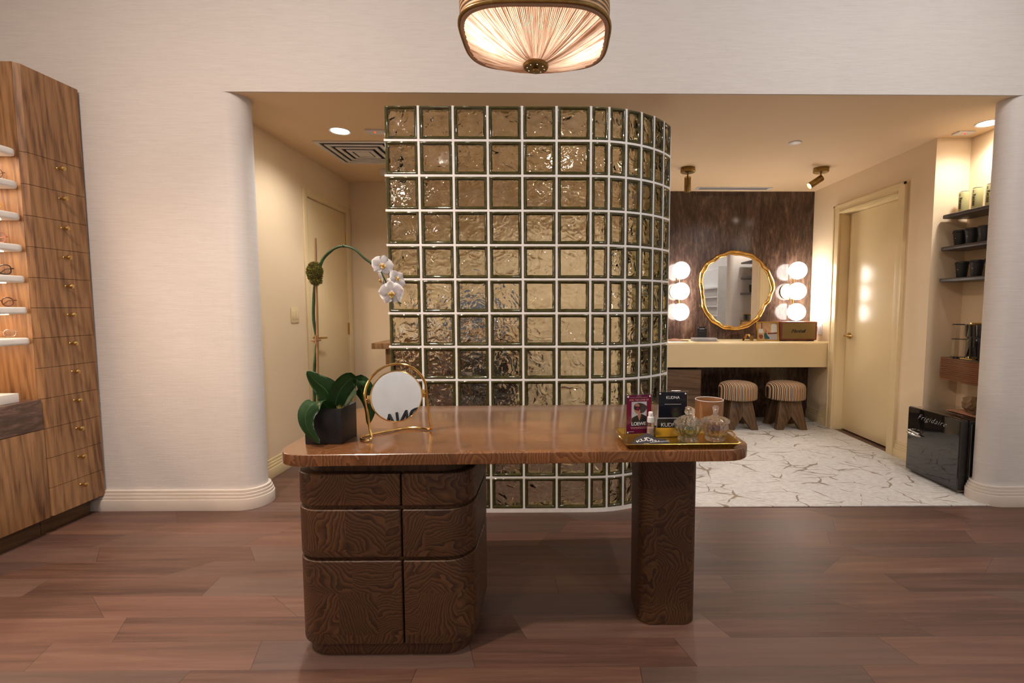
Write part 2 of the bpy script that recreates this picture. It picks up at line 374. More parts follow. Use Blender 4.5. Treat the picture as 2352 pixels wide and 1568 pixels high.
M['silverink'] = pm('silver_badge', (.75, .75, .73), None, 6., .35, .4)
M['inkblack'] = pm('black_ink', (.01, .01, .012), None, 6., .4)
M['skin'] = pm('print_skin', (.50, .20, .12), (.40, .14, .09), 40., .3)
M['hair'] = pm('print_hair', (.025, .02, .03), (.07, .04, .03), 40., .3)
M['lensred'] = pm('print_lens', (.30, .005, .06), None, 40., .2)
M['greyprint'] = pm('print_grey', (.55, .53, .54), None, 10., .3)
M['teal'] = pm('print_teal', (.01, .10, .13), None, 20., .4)
M['stripe'] = stripemat()
M['leaf'] = leafmat()
M['petal'] = petalmat()
M['yellow'] = pm('orchid_centre', (.75, .60, .12), (.6, .25, .1), 200., .5)
M['stem'] = pm('green_stem', (.045, .12, .03), (.02, .045, .018), 14., .45)
M['bamboo'] = pm('bamboo', (.48, .29, .13), (.34, .18, .07), 20., .55, stretch=(1, 1, .2))
M['moss'] = pm('moss', (.24, .27, .04), (.15, .075, .02), 90., .95, bmp=.8)
M['shade'] = fabricshade()
M['thread'] = threadmat()
M['hoop'] = pm('shade_trim', (.55, .38, .27), (.5, .34, .24), 20., .6)
M['leather'] = pm('red_brown_leather', (.22, .055, .03), (.17, .04, .022), 60., .45, bmp=.2)
M['grille'] = pm('woven_gold_grille', (.26, .17, .055), (.20, .13, .04), 300., .7, bmp=.6)
M['tincan'] = pm('cream_can_print', (.50, .46, .22), (.46, .42, .19), 12., .35)
M['printwarm'] = pm('photo_print_warm', (.75, .50, .28), (.55, .32, .16), 30., .4, detail=5.)
M['copper'] = pm('copper_cloth', (.55, .25, .14), (.4, .2, .12), 60., .5)
M['bluegrey'] = pm('blue_grey_plastic', (.12, .16, .24), (.08, .1, .15), 8., .4)
M['globe'] = emis('lit_opal_glass', (1., .93, .86), 16.)
M['disc'] = emis('lit_led_disc', (1., .86, .70), 26.)
M['bulb'] = emis('lit_bulb', (1., .82, .62), 30.)
M['led'] = emis('lit_led_strip', (1., .72, .50), 24.)
M['roomdisc'] = emis('lit_room_led', (1., .90, .80), 22.)
M['red_led'] = emis('red_indicator', (1., .02, .01), 4.)

# ------------------------------------------------------------------ mesh helpers
def new(): return bmesh.new()

def box(bm, x0, x1, y0, y1, z0, z1, mi=0):
    vs = [bm.verts.new(p) for p in ((x0, y0, z0), (x1, y0, z0), (x1, y1, z0), (x0, y1, z0), (x0, y0, z1), (x1, y0, z1), (x1, y1, z1), (x0, y1, z1))]
    for f in ((3, 2, 1, 0), (4, 5, 6, 7), (0, 1, 5, 4), (1, 2, 6, 5), (2, 3, 7, 6), (3, 0, 4, 7)):
        bm.faces.new([vs[i] for i in f]).material_index = mi
    return vs

def prism(bm, pts, z0, z1, mi=0):
    """pts counter-clockwise in xy"""
    a = [bm.verts.new((p[0], p[1], z0)) for p in pts]; b = [bm.verts.new((p[0], p[1], z1)) for p in pts]
    n = len(pts)
    bm.faces.new(a[::-1]).material_index = mi; bm.faces.new(b).material_index = mi
    for i in range(n):
        bm.faces.new((a[i], a[(i + 1) % n], b[(i + 1) % n], b[i])).material_index = mi
    return a + b

def rrect(x0, x1, y0, y1, r, n=8, corners=(1, 1, 1, 1)):
    """ccw from bottom-left; corners order bl, br, tr, tl"""
    out = []
    for k, (cx, cy, a0) in enumerate(((x0, y0, PI), (x1, y0, 1.5 * PI), (x1, y1, 0), (x0, y1, .5 * PI))):
        if not corners[k]:
            out.append((cx, cy)); continue
        mx = cx + (r if k in (0, 3) else -r); my = cy + (r if k in (0, 1) else -r)
        for i in range(n + 1):
            a = a0 + .5 * PI * i / n
            out.append((mx + r * math.cos(a), my + r * math.sin(a)))
    return out

def lathe(bm, prof, n=32, c=(0, 0, 0), mi=0, fx=None):
    rings = []
    for r, z in prof:
        if r < 1e-6: rings.append([bm.verts.new((c[0], c[1], c[2] + z))])
        else:
            ring = []
            for i in range(n):
                a = 2 * PI * i / n; rr = r if fx is None else fx(a, r, z)
                ring.append(bm.verts.new((c[0] + rr * math.cos(a), c[1] + rr * math.sin(a), c[2] + z)))
            rings.append(ring)
    for a, b in zip(rings, rings[1:]):
        for i in range(n):
            j = (i + 1) % n
            if len(a) == 1 and len(b) == 1: continue
            if len(a) == 1: f = bm.faces.new((a[0], b[j], b[i]))
            elif len(b) == 1: f = bm.faces.new((a[i], a[j], b[0]))
            else: f = bm.faces.new((a[i], a[j], b[j], b[i]))
            f.material_index = mi

def tube(bm, pts, r, n=10, closed=False, mi=0, rr=None):
    pts = [Vector(p) for p in pts]; m = len(pts); rings = []
    up = None
    for i, p in enumerate(pts):
        if closed: t = (pts[(i + 1) % m] - pts[i - 1]).normalized()
        else: t = (pts[min(i + 1, m - 1)] - pts[max(i - 1, 0)]).normalized()
        if up is None:
            up = Vector((0, 0, 1)) if abs(t.z) < .9 else Vector((1, 0, 0))
        u = (up - t * up.dot(t)).normalized(); v = t.cross(u); up = u
        q = rr[i] if rr else r
        rings.append([bm.verts.new(p + u * q * math.cos(2 * PI * k / n) + v * q * math.sin(2 * PI * k / n)) for k in range(n)])
    lim = m if closed else m - 1
    for i in range(lim):
        a, b = rings[i], rings[(i + 1) % m]
        for k in range(n):
            bm.faces.new((a[k], a[(k + 1) % n], b[(k + 1) % n], b[k])).material_index = mi
    if not closed:
        bm.faces.new(rings[0][::-1]).material_index = mi; bm.faces.new(rings[-1]).material_index = mi

def sphere(bm, c, r, n=24, sz=1.):
    v = bmesh.ops.create_uvsphere(bm, u_segments=n, v_segments=max(6, n // 2), radius=r)['verts']
    for q in v: q.co = Vector((q.co.x + c[0], q.co.y + c[1], q.co.z * sz + c[2]))

def finish(bm, angle=32, bev=0, seg=2):
    bmesh.ops.recalc_face_normals(bm, faces=bm.faces)
    if bev:
        ed = [e for e in bm.edges if len(e.link_faces) == 2 and e.calc_face_angle(0) > math.radians(40)]
        bmesh.ops.bevel(bm, geom=ed, offset=bev, segments=seg, affect='EDGES', profile=.6, clamp_overlap=True)
    for f in bm.faces: f.smooth = True
    for e in bm.edges:
        if len(e.link_faces) == 2: e.smooth = e.calc_face_angle(0) < math.radians(angle)

def obj(name, bm, mat, parent=None, world=False, bev=0, seg=2, angle=32, loc=None):
    """one mesh object. world: the coordinates are world coordinates and the parent stands elsewhere"""
    if bm is not None and not isinstance(bm, bpy.types.Mesh):
        finish(bm, angle, bev, seg)
        me = bpy.data.meshes.new(name); bm.to_mesh(me); bm.free()
    else: me = bm
    for mm in (mat if isinstance(mat, (list, tuple)) else [mat]): me.materials.append(mm)
    o = bpy.data.objects.new(name, me); COL.objects.link(o)
    if parent is not None:
        o.parent = parent
        if world:
            root = parent
            while root.parent: root = root.parent
            me.transform(Matrix.Translation(-Vector(root.location)))
    if loc: o.location = loc
    return o

def thing(name, label, cat, loc=(0, 0, 0), rz=0, group=None):
    o = bpy.data.objects.new(name, None); COL.objects.link(o)
    o.location = loc; o.rotation_euler = (0, 0, rz); o.empty_display_size = .05
    o['label'] = label; o['category'] = cat
    if group: o['group'] = group
    return o

def tag(o, label, cat, group=None, kind=None, origin=True):
    if origin:
        me = o.data; xs = [v.co for v in me.vertices]
        c = Vector(((min(v.x for v in xs) + max(v.x for v in xs)) / 2, (min(v.y for v in xs) + max(v.y for v in xs)) / 2, min(v.z for v in xs)))
        me.transform(Matrix.Translation(-c)); o.location = Vector(o.location) + Matrix.Rotation(o.rotation_euler.z, 4, 'Z') @ c
    o['label'] = label; o['category'] = cat
    if group: o['group'] = group
    if kind: o['kind'] = kind
    return o

def struct(name, bm, m, **kw):
    o = obj(name, bm, m, **kw); o['kind'] = 'structure'; return o

def dup(o, parent=None):
    c = o.copy(); COL.objects.link(c)
    if parent is not None: c.parent = parent
    for ch in list(o.children): dup(ch, c)
    return c

def text(name, s, size, mat, parent, pos, rot, ext=.0006, shear=0., space=1., offset=0., align='CENTER', world=False):
    cu = bpy.data.curves.new(name, 'FONT'); cu.body = s; cu.size = size; cu.extrude = ext; cu.shear = shear
    cu.align_x = align; cu.align_y = 'CENTER'; cu.space_character = space; cu.offset = offset; cu.resolution_u = 3
    t = bpy.data.objects.new('tmp_text', cu); COL.objects.link(t)
    dg = bpy.context.evaluated_depsgraph_get(); dg.update()
    me = bpy.data.meshes.new_from_object(t.evaluated_get(dg)); bpy.data.objects.remove(t)
    me.transform(Matrix.Translation(Vector(pos)) @ rot.to_4x4())
    me.materials.clear()
    return obj(name, me, mat, parent, world=world)

from mathutils import Euler
def RX(a): return Matrix.Rotation(a, 3, 'X')
def RZ(a): return Matrix.Rotation(a, 3, 'Z')
def RY(a): return Matrix.Rotation(a, 3, 'Y')
FACE = RX(PI / 2)            # text on a plane facing -Y

def quadxz(bm, x0, x1, z0, z1, y, t=.0004, mi=0): box(bm, x0, x1, y - t, y, z0, z1, mi)

# ------------------------------------------------------------------ camera
cam = bpy.data.cameras.new('camera'); co = bpy.data.objects.new('camera', cam); COL.objects.link(co)
cam.sensor_width = 36; cam.lens = 1110 / 2352 * 36; cam.shift_x = -(1282 - 1176) / 2352; cam.clip_start = .02; cam.clip_end = 60
co.location = (0, 0, 1.26); co.rotation_euler = (PI / 2 - .0723, 0, -.0107)
SC.camera = co

# ------------------------------------------------------------------ setting
H = 2.52; YF = 2.96; HC = 3.7
XL, XR = -2.08, 2.88          # alcove side walls
YS = 5.39                     # stone wall
XN = 3.14                     # niche back wall
bm = new(); box(bm, -3.6, 3.9, -3.2, 5.6, -.1, 0); struct('floor', bm, M['floor'])
bm = new(); box(bm, -3.6, 3.9, -3.2, 2.965, HC, HC + .1); struct('ceiling', bm, M['white_ceil'])
bm = new(); box(bm, -2.3, 3.3, 2.972, 5.6, H, H + .1); struct('ceiling', bm, M['ceil'])
bm = new(); box(bm, -3.6, 3.9, YF, 2.97, H, HC); struct('wall_front_upper', bm, M['linen'])
def nose(xc, yc, r, side, xend):
    """wall panel with a rounded end; side -1: panel runs to the left of the nose"""
    pts = []
    if side < 0:
        pts = [(xend, yc - r)] + [(xc + r * math.cos(a), yc + r * math.sin(a)) for a in [(-.5 + i / 16) * PI for i in range(17)]] + [(xend, yc + r)]
    else:
        pts = [(xend, yc + r)] + [(xc + r * math.cos(a), yc + r * math.sin(a)) for a in [(.5 + i / 16) * PI for i in range(17)]] + [(xend, yc - r)]
    return pts
bm = new(); prism(bm, nose(-1.95, YF + .1, .1, -1, -3.6), 0, H); struct('wall_front_left', bm, M['linen'])
bm = new(); prism(bm, nose(2.83, YF + .08, .08, 1, 3.9), 0, H); struct('wall_front_right', bm, M['linen'])
def steps(pts_fn, name, m, offs=((0, .070, .036), (.070, .088, .030), (.088, .106, .024), (.106, .124, .017))):
    bm = new()
    for z0, z1, o in offs: prism(bm, pts_fn(o), z0, z1)
    return struct(name, bm, m, bev=.0025)
steps(lambda o: nose(-1.95, YF + .1, .1 + o, -1, -3.4), 'baseboard_front_left', M['base'])
steps(lambda o: nose(2.83, YF + .08, .08 + o, 1, 3.85), 'baseboard_front_right', M['base'])
# alcove walls
bm = new()
box(bm, XL - .12, XL, 3.16, 4.17, 0, H); box(bm, XL - .12, XL, 4.17, 4.94, 2.185, H); box(bm, XL - .12, XL, 4.94, 5.2, 0, H)
struct('wall_alcove_left', bm, M['cream'])
bm = new(); box(bm, XL - .1, 1.05, 5.05, 5.2, 0, H); struct('wall_alcove_back', bm, M['cream'])
bm = new(); box(bm, 1.0, XR + .1, YS, YS + .1, 0, H); struct('wall_stone_back', bm, M['stone'])
bm = new(); box(bm, .95, 1.05, 5.05, YS, 0, H); struct('wall_alcove_return', bm, M['cream'])
bm = new()
box(bm, XR, XR + .3, 3.69, 4.045, 0, H); box(bm, XR, XR + .3, 4.045, 4.875, 2.185, H); box(bm, XR, XR + .3, 4.875, YS + .1, 0, H)
struct('wall_alcove_right', bm, M['cream'])
bm = new(); box(bm, XN, XN + .1, 3.1, 3.75, 0, H); struct('wall_niche_back', bm, M['cream'])
def sbase(name, kind, a0, a1, b, sgn, m):
    """straight stepped baseboard. kind 'x': runs in y at x=b, sticks out by sgn"""
    bm = new()
    for z0, z1, o in ((0, .076, .020), (.076, .097, .016), (.097, .117, .011), (.117, .14, .006)):
        if kind == 'x': box(bm, min(b, b + sgn * o), max(b, b + sgn * o), a0, a1, z0, z1)
        else: box(bm, a0, a1, min(b, b + sgn * o), max(b, b + sgn * o), z0, z1)
    return struct(name, bm, m, bev=.002)
sbase('baseboard_alcove_left', 'x', 3.2, 4.11, XL, 1, M['creamtrim'])
sbase('baseboard_alcove_back', 'y', XL, .95, 5.05, -1, M['creamtrim'])
sbase('baseboard_alcove_right', 'x', 4.965, 5.38, XR, -1, M['creamtrim'])
sbase('baseboard_niche_corner', 'x', 3.69, 3.965, XR, -1, M['creamtrim'])
bm = new(); box(bm, -3.6, -3.4, -3.2, YF, 0, HC); struct('wall_left', bm, M['linen'])
bm = new(); box(bm, 3.7, 3.9, -3.2, YF, 0, HC); struct('wall_right', bm, M['white_ceil'])
bm = new(); box(bm, -3.6, 3.9, -3.3, -3.1, 0, HC); struct('wall_rear', bm, M['white_ceil'])
# doors
bm = new(); box(bm, XL - .045, XL - .004, 4.174, 4.936, .008, 2.180)
d1 = struct('door_1', bm, M['creamtrim'], bev=.002)
bm = new(); box(bm, XL - .12, XL - .06, 4.17, 4.94, 0, 2.185); obj('door_gap_shade', bm, M['black'], d1)  # black sheet stands in for the shade seen through the door gap
for z in (1.93, 1.04, .25):
    bm = new(); box(bm, XL - .006, XL + .006, 4.932, 4.946, z - .055, z + .055); tube(bm, [(XL + .007, 4.939, z - .055), (XL + .007, 4.939, z + .055)], .006, 8)
    obj('hinge', bm, M['brass'], d1)
bm = new(); lathe(bm, [(0, 0), (.026, 0), (.026, .008), (.009, .010), (.009, .045), (0, .045)], 24)
bmesh.ops.rotate(bm, verts=bm.verts, matrix=RY(PI / 2)); bmesh.ops.translate(bm, verts=bm.verts, vec=(XL - .004, 4.235, .985))
tube(bm, [(XL + .038, 4.235, .985), (XL + .045, 4.26, .984), (XL + .045, 4.36, .980)], .009, 10)
obj('door_handle', bm, M['brass'], d1)
bm = new(); box(bm, XL - .005, XL - .002, 4.176, 4.181, .93, 1.05); obj('latch_plate', bm, M['darkbrass'], d1)
bm = new(); box(bm, XL, XL + .012, 4.105, 4.168, 0, 2.25); box(bm, XL, XL + .012, 4.945, 5.04, 0, 2.25); box(bm, XL, XL + .012, 4.168, 4.945, 2.189, 2.25)
struct('trim_1', bm, M['creamtrim'], bev=.003)
bm = new(); box(bm, XR + .09, XR + .13, 4.052, 4.868, .012, 2.178)
d2 = struct('door_2', bm, M['creamtrim'], bev=.002)
bm = new(); lathe(bm, [(0, 0), (.03, 0), (.03, .007), (.010, .010), (.010, .05), (0, .05)], 24)
bmesh.ops.rotate(bm, verts=bm.verts, matrix=RY(-PI / 2)); bmesh.ops.translate(bm, verts=bm.verts, vec=(XR + .09, 4.80, .968))
tube(bm, [(XR + .043, 4.80, .968), (XR + .04, 4.78, .969), (XR + .04, 4.68, .970)], .008, 10)
tube(bm, [(XR + .043, 4.80, .968), (XR + .043, 4.815, .966)], .008, 10)
obj('door_handle', bm, M['brass'], d2)
bm = new()
for (y0, y1, z0, z1) in ((3.965, 4.045, 0, 2.265), (4.875, 4.962, 0, 2.265), (4.045, 4.875, 2.185, 2.265)):
    box(bm, XR - .022, XR, y0, y1, z0, z1)
box(bm, XR, XR + .3, 4.030, 4.050, 0, 2.185); box(bm, XR, XR + .3, 4.870, 4.890, 0, 2.185); box(bm, XR, XR + .3, 4.045, 4.875, 2.180, 2.195)
box(bm, XR - .028, XR - .018, 3.962, 3.98, 0, 2.27); box(bm, XR - .028, XR - .018, 4.946, 4.966, 0, 2.27); box(bm, XR - .028, XR - .018, 3.962, 4.966, 2.25, 2.27)
for o, t in ((.0, .012), (.016, .012), (.032, .012)): box(bm, XR - .03 + o * .3, XR - .02, 4.05, 4.87, 2.19 + o, 2.19 + o + t)
struct('trim_2', bm, M['creamtrim'], bev=.0015)
bm = new(); box(bm, XR + .13, XR + .3, 4.05, 4.87, 0, 2.18); obj('door_gap_shade', bm, M['black'], d2)  # black fill in place of the darkness behind the slab
# carpet
bm = new(); prism(bm, [(.86, 2.945), (2.86, 2.945), (2.90, 3.13), (3.13, 3.13), (3.13, 3.69), (XR - .001, 3.69), (XR - .001, YS - .005), (1.06, YS - .005), (1.06, 5.04), (.60, 5.04), (.60, 3.6), (.80, 3.55)], 0, .008)
tag(obj('carpet', bm, M['carpet'], bev=.003), 'cream carpet with brown crackle lines covering the alcove floor around the stools', 'carpet', origin=False)

# ------------------------------------------------------------------ glass block wall
x0, R, sb, D, zb = .2217, .628, .1086, 2.88, .02
gw = thing('glass_block_wall', 'free-standing curved partition of olive-tinted wavy glass blocks in white grout behind the desk', 'glass block wall', (-.3, D + .04, 0))
def block_mesh(w, h=.189, d=.08):
    bm = new()
    prof = [(0, -.034), (.003, -.0385), (.008, -.040), (.012, -.0375), (.0185, -.0315), (.0195, -.026), (.0085, -.021), (.0085, .033), (.005, .0385), (.002, .038), (0, .034)]
    rings = []
    for (o, y) in prof:
        hw, hh = w / 2 - o, h / 2 - o; r = max(.002, .008 - o * .3)
        pts = rrect(-hw, hw, -hh, hh, r, 3)
        rings.append([bm.verts.new((p[0], y, p[1])) for p in pts])
    n = len(rings[0])
    for a, b in zip(rings, rings[1:] + rings[:1]):
        for i in range(n): bm.faces.new((a[i], a[(i + 1) % n], b[(i + 1) % n], b[i])).material_index = 2 if a is rings[6] else 0
    bmesh.ops.recalc_face_normals(bm, faces=bm.faces)
    for f in bm.faces: f.smooth = True
    for s in (-1, 1):
        ya, yb = sorted((s * .032, s * .0265)); q_ = .0178 if s < 0 else .0082
        box(bm, -w / 2 + q_, w / 2 - q_, ya, yb, -h / 2 + q_, h / 2 - q_, 1)
    me = bpy.data.meshes.new('glass_block'); bm.to_mesh(me); bm.free()
    me.materials.append(M['rim']); me.materials.append(M['pane']); me.materials.append(M['inner'])
    return me
full = block_mesh(.1878, .1878); half = block_mesh(.0972, .1878)
def place(me, x, y, z, rz=0):
    o = bpy.data.objects.new('glass_block', me); COL.objects.link(o); o.parent = gw
    o.location = Vector((x, y, z)) - Vector(gw.location); o.rotation_euler = (0, 0, rz); return o
NA = 6
stuffbits = []
for j in range(12):
    z = zb + .2 * (j + .5)
    for i in range(-6, 0): place(full, x0 + .2 * (i + .5), D + .04, z)
    for k in range(NA):
        ph = (k + .5) * sb / R; rr = R * math.cos(sb / R / 2) - .04
        x, y = x0 + rr * math.sin(ph), D + R - rr * math.cos(ph)
        if k < 2: place(half, x, y, z, ph)
        else: stuffbits.append((x, y, z, ph))
bm = new()
for (x, y, z, ph) in stuffbits:
    t = new(); t.from_mesh(half); bmesh.ops.transform(t, matrix=Matrix.Translation((x, y, z)) @ Matrix.Rotation(ph, 4, 'Z'), verts=t.verts)
    tm = bpy.data.meshes.new('t'); t.to_mesh(tm); t.free(); bm.from_mesh(tm); bpy.data.meshes.remove(tm)
me = bpy.data.meshes.new('curved_glass_blocks'); bm.to_mesh(me); bm.free()
me.materials.append(M['rim']); me.materials.append(M['pane']); me.materials.append(M['inner']); me.transform(Matrix.Translation(-Vector(gw.location)))
o = bpy.data.objects.new('glass_block_curve', me); COL.objects.link(o); o.parent = gw; o['kind'] = 'stuff'
bm = new(); g = .0063; ya, yb = D + .003, D + .077
def arcpts(r0, r1, a0, a1, n=18):
    c = (x0, D + R)
    o = [(c[0] + r0 * math.sin(a0 + (a1 - a0) * i / n), c[1] - r0 * math.cos(a0 + (a1 - a0) * i / n)) for i in range(n + 1)]
    i_ = [(c[0] + r1 * math.sin(a1 - (a1 - a0) * i / n), c[1] - r1 * math.cos(a1 - (a1 - a0) * i / n)) for i in range(n + 1)]
    return o + i_
AE = NA * sb / R
for j in range(0, 12):
    z = zb + .2 * j
    z0_, z1_ = (0, z + g) if j == 0 else (z - g, z + g)
    box(bm, x0 - 1.2, x0, ya, yb, z0_, z1_)
    prism(bm, arcpts(R - .003, R - .077, 0, AE), z0_, z1_)
for i in range(-5, 1): box(bm, x0 + .2 * i - g, x0 + .2 * i + g, ya + .0004, yb - .0004, zb, zb + 2.395)
for k in range(1, NA + 1):
    a = k * sb / R; dg_ = g / R
    if k == NA: prism(bm, arcpts(R - .0034, R - .0766, a - dg_, a + dg_ * 1.2, 1), zb, zb + 2.395)
    else: prism(bm, arcpts(R - .0034, R - .0766, a - dg_, a + dg_, 1), zb, zb + 2.395)
obj('grout', bm, M['mortar'], gw, world=True)

# ------------------------------------------------------------------ desk
desk = thing('desk', 'dark patchwork wood desk with a rounded drawer pedestal and one slab leg', 'desk', (-.15, 2.0, 0))
PX0, PX1, PXM, PY0, PY1 = -.925, -.285, -.534, 1.655, 2.10
bm = new(); prism(bm, rrect(PX0 + .03, PX1 - .03, PY0 + .03, PY1 - .02, .085), 0, .70); obj('pedestal_body', bm, M['darkwood'], desk, True)
bm = new(); prism(bm, rrect(PX0 + .02, PX1 - .02, PY0 + .02, PY1 - .015, .09), 0, .046); obj('plinth', bm, M['deskfront'], desk, True, bev=.004)
bm = new(); prism(bm, rrect(PX0 + .035, PX1 - .055, PY0 + .035, PY1 - .02, .085), .683, .72); obj('neck', bm, M['deskfront'], desk, True, bev=.002)
for (z0, z1) in ((.052, .362), (.374, .548), (.562, .677)):
    bm = new(); prism(bm, rrect(PX0, PXM - .003, PY0, PY1, .10, 10, (1, 0, 0, 1)), z0, z1)
    obj('drawer', bm, M['deskfront'], desk, True, bev=.007, seg=3)
    bm = new(); prism(bm, rrect(PXM + .003, PX1, PY0, PY1, .10, 10, (0, 1, 1, 0)), z0 , z1)
    obj('drawer', bm, M['deskfront'], desk, True, bev=.007, seg=3)
for z in (.364, .55):
    bm = new(); prism(bm, rrect(PX0 + .016, PX1 - .016, PY0 + .014, PY1 - .015, .09), z - .004, z + .008); obj('shadow_gap_strip', bm, M['deskfront'], desk, True)
bm = new(); prism(bm, rrect(.338, .568, 1.825, 2.07, .055), 0, .725); obj('leg', bm, M['deskfront'], desk, True, bev=.006, seg=3)
bm = new(); prism(bm, rrect(-.968, .705, 1.630, 2.430, .105, 12), .719, .76)
bmesh.ops.rotate(bm, verts=bm.verts, matrix=RZ(.029), cent=(-.12, 2.04, 0))
obj('desktop', bm, M['desktop'], desk, True, bev=.004, seg=3)
bm = new(); box(bm, -.52, -.275, 1.70, 2.02, .700, .7185); obj('underside_bracket', bm, M['black'], desk, True, bev=.003)
# cube planter with orchid
PZ = .7605
op = thing('potted_orchid', 'white orchid with arching spike in a black cube pot on the left of the desk', 'potted plant', (-.833, 1.80, PZ))
bm = new(); b_ = box(bm, -.067, .067, -.067, .067, 0, .131)
obj('pot', bm, M['blackpot'], op, bev=.003)
# hollow the pot top with an inset rim
pot = op.children[0]; bm = new(); bm.from_mesh(pot.data)
topf = max(bm.faces, key=lambda f: f.calc_center_median().z + f.calc_area())
r_ = bmesh.ops.inset_region(bm, faces=[topf], thickness=.008); bmesh.ops.translate(bm, verts=list({v for v in topf.verts}), vec=(0, 0, -.022)); bm.to_mesh(pot.data); bm.free()
def fuzzball(bm, c, r, n, seed, sz=(1, 1, 1), l=.012):
    rnd = random.Random(seed)
    for _ in range(n):
        d = Vector((rnd.gauss(0, 1), rnd.gauss(0, 1), rnd.gauss(0, 1))).normalized()
        p = Vector(c) + Vector((d.x * r * sz[0], d.y * r * sz[1], d.z * r * sz[2])) * rnd.uniform(.75, 1.0)
        q = p + (d + Vector((rnd.uniform(-.8, .8), rnd.uniform(-.8, .8), rnd.uniform(-.8, .8)))).normalized() * l * rnd.uniform(.5, 1.3)
        s = Vector((rnd.uniform(-1, 1), rnd.uniform(-1, 1), rnd.uniform(-1, 1))).normalized() * .0018
        e = d.cross(s).normalized() * .0018
        vs = [bm.verts.new(x) for x in (p + s, p - s, q, p + e)]
        bm.faces.new((vs[0], vs[1], vs[2])); bm.faces.new((vs[1], vs[3], vs[2])); bm.faces.new((vs[3], vs[0], vs[2]))
bm = new()
v = bmesh.ops.create_grid(bm, x_segments=24, y_segments=24, size=.058)['verts']
for q in v: q.co.z = .118 + .008 * mnoise.noise(q.co * 60)
rnd = random.Random(3)
for _ in range(900):
    p = Vector((rnd.uniform(-.055, .055), rnd.uniform(-.055, .055), .118)); q = p + Vector((rnd.uniform(-.01, .01), rnd.uniform(-.01, .01), rnd.uniform(.004, .018)))
    s = Vector((rnd.uniform(-1, 1), rnd.uniform(-1, 1), 0)).normalized() * .002
    bm.faces.new([bm.verts.new(x) for x in (p + s, p - s, q)])
obj('moss', bm, M['moss'], op)
bm = new(); tube(bm, [(-.062, .025, .11), (-.058, .035, .4), (-.056, .04, .754)], .005, 8); obj('stake', bm, M['bamboo'], op)
sp_ = [(-.072, .02, .11), (-.073, .03, .25), (-.066, .035, .33), (-.064, .04, .376), (-.073, .04, .45), (-.069, .04, .534), (-.060, .04, .594), (-.045, .04, .64), (-.027, .04, .680), (.010, .04, .713), (.049, .04, .725), (.090, .04, .712), (.129, .04, .677), (.171, .04, .647), (.195, .035, .614), (.215, .03, .57), (.232, .03, .53), (.262, .03, .51)]
def slab(bm, pts, d):
    a = [bm.verts.new(p) for p in pts]; b = [bm.verts.new(Vector(p) + Vector(d)) for p in pts]; n = len(pts)
    bm.faces.new(a); bm.faces.new(b[::-1])
    for i in range(n): bm.faces.new((a[i], a[(i + 1) % n], b[(i + 1) % n], b[i]))
def smooth(pts, k=4):
    out = []; n = len(pts); P = [Vector(p) for p in pts]
    for i in range(n - 1):
        p0, p1, p2, p3 = P[max(i - 1, 0)], P[i], P[i + 1], P[min(i + 2, n - 1)]
        for j in range(k):
            t = j / k
            out.append(.5 * ((2 * p1) + (p2 - p0) * t + (2 * p0 - 5 * p1 + 4 * p2 - p3) * t * t + (3 * p1 - p0 - 3 * p2 + p3) * t ** 3))
    out.append(P[-1]); return out
SP = smooth(sp_)
bm = new(); tube(bm, SP, .005, 8, rr=[.0058 if i < 36 else .0045 if i < 56 else .0028 for i in range(len(SP))])
for i in (14, 22, 40, 50): sphere(bm, SP[i], .0062, 8)
obj('flower_spike', bm, M['stem'], op)
bm = new(); sphere(bm, (-.060, .035, .628), .023, 16, 1.35)
fuzzball(bm, (-.060, .035, .628), .027, 3600, 5, (1, 1, 1.4), .0065)
fuzzball(bm, (-.056, .033, .600), .020, 900, 8, (1, 1, 1.), .008); obj('moss_ball', bm, M['moss'], op)
bm = new(); tube(bm, [(-.075, .022, .372), (-.055, .018, .372), (-.052, .045, .372), (-.078, .048, .374)], .003, 6, closed=True); box(bm, -.06, -.054, .016, .022, .358, .392)
obj('plant_clip', bm, M['bamboo'], op)
def leaf(pts, w, cup=.25, side=(1, 0, 0), twist=0., nw=8):
    P = smooth(pts, 5); n = len(P); bm = new(); uv = bm.loops.layers.uv.new('UVMap'); rows = []
    for i, p in enumerate(P):
        t = i / (n - 1); tan = (P[min(i + 1, n - 1)] - P[max(i - 1, 0)]).normalized()
        s = Vector(side); s = (s - tan * s.dot(tan)).normalized(); s = Matrix.Rotation(twist * t, 3, tan) @ s; nr = s.cross(tan)
        ww = w * (math.sin(PI * min(1, (t * .93 + .07)) ** .75) ** .65) * (1 if t < .97 else .5)
        if i == n - 1: ww = .001
        rows.append([(bm.verts.new(p + s * ww * (k / nw * 2 - 1) + nr * ww * cup * abs(k / nw * 2 - 1) ** 1.3), (k / nw, t)) for k in range(nw + 1)])
    for a, b in zip(rows, rows[1:]):
        for k in range(nw):
            q = (a[k], a[k + 1], b[k + 1], b[k]); f = bm.faces.new([x[0] for x in q])
            for l, x in zip(f.loops, q): l[uv].uv = x[1]
    bmesh.ops.solidify(bm, geom=bm.faces[:], thickness=.0012)
    return bm
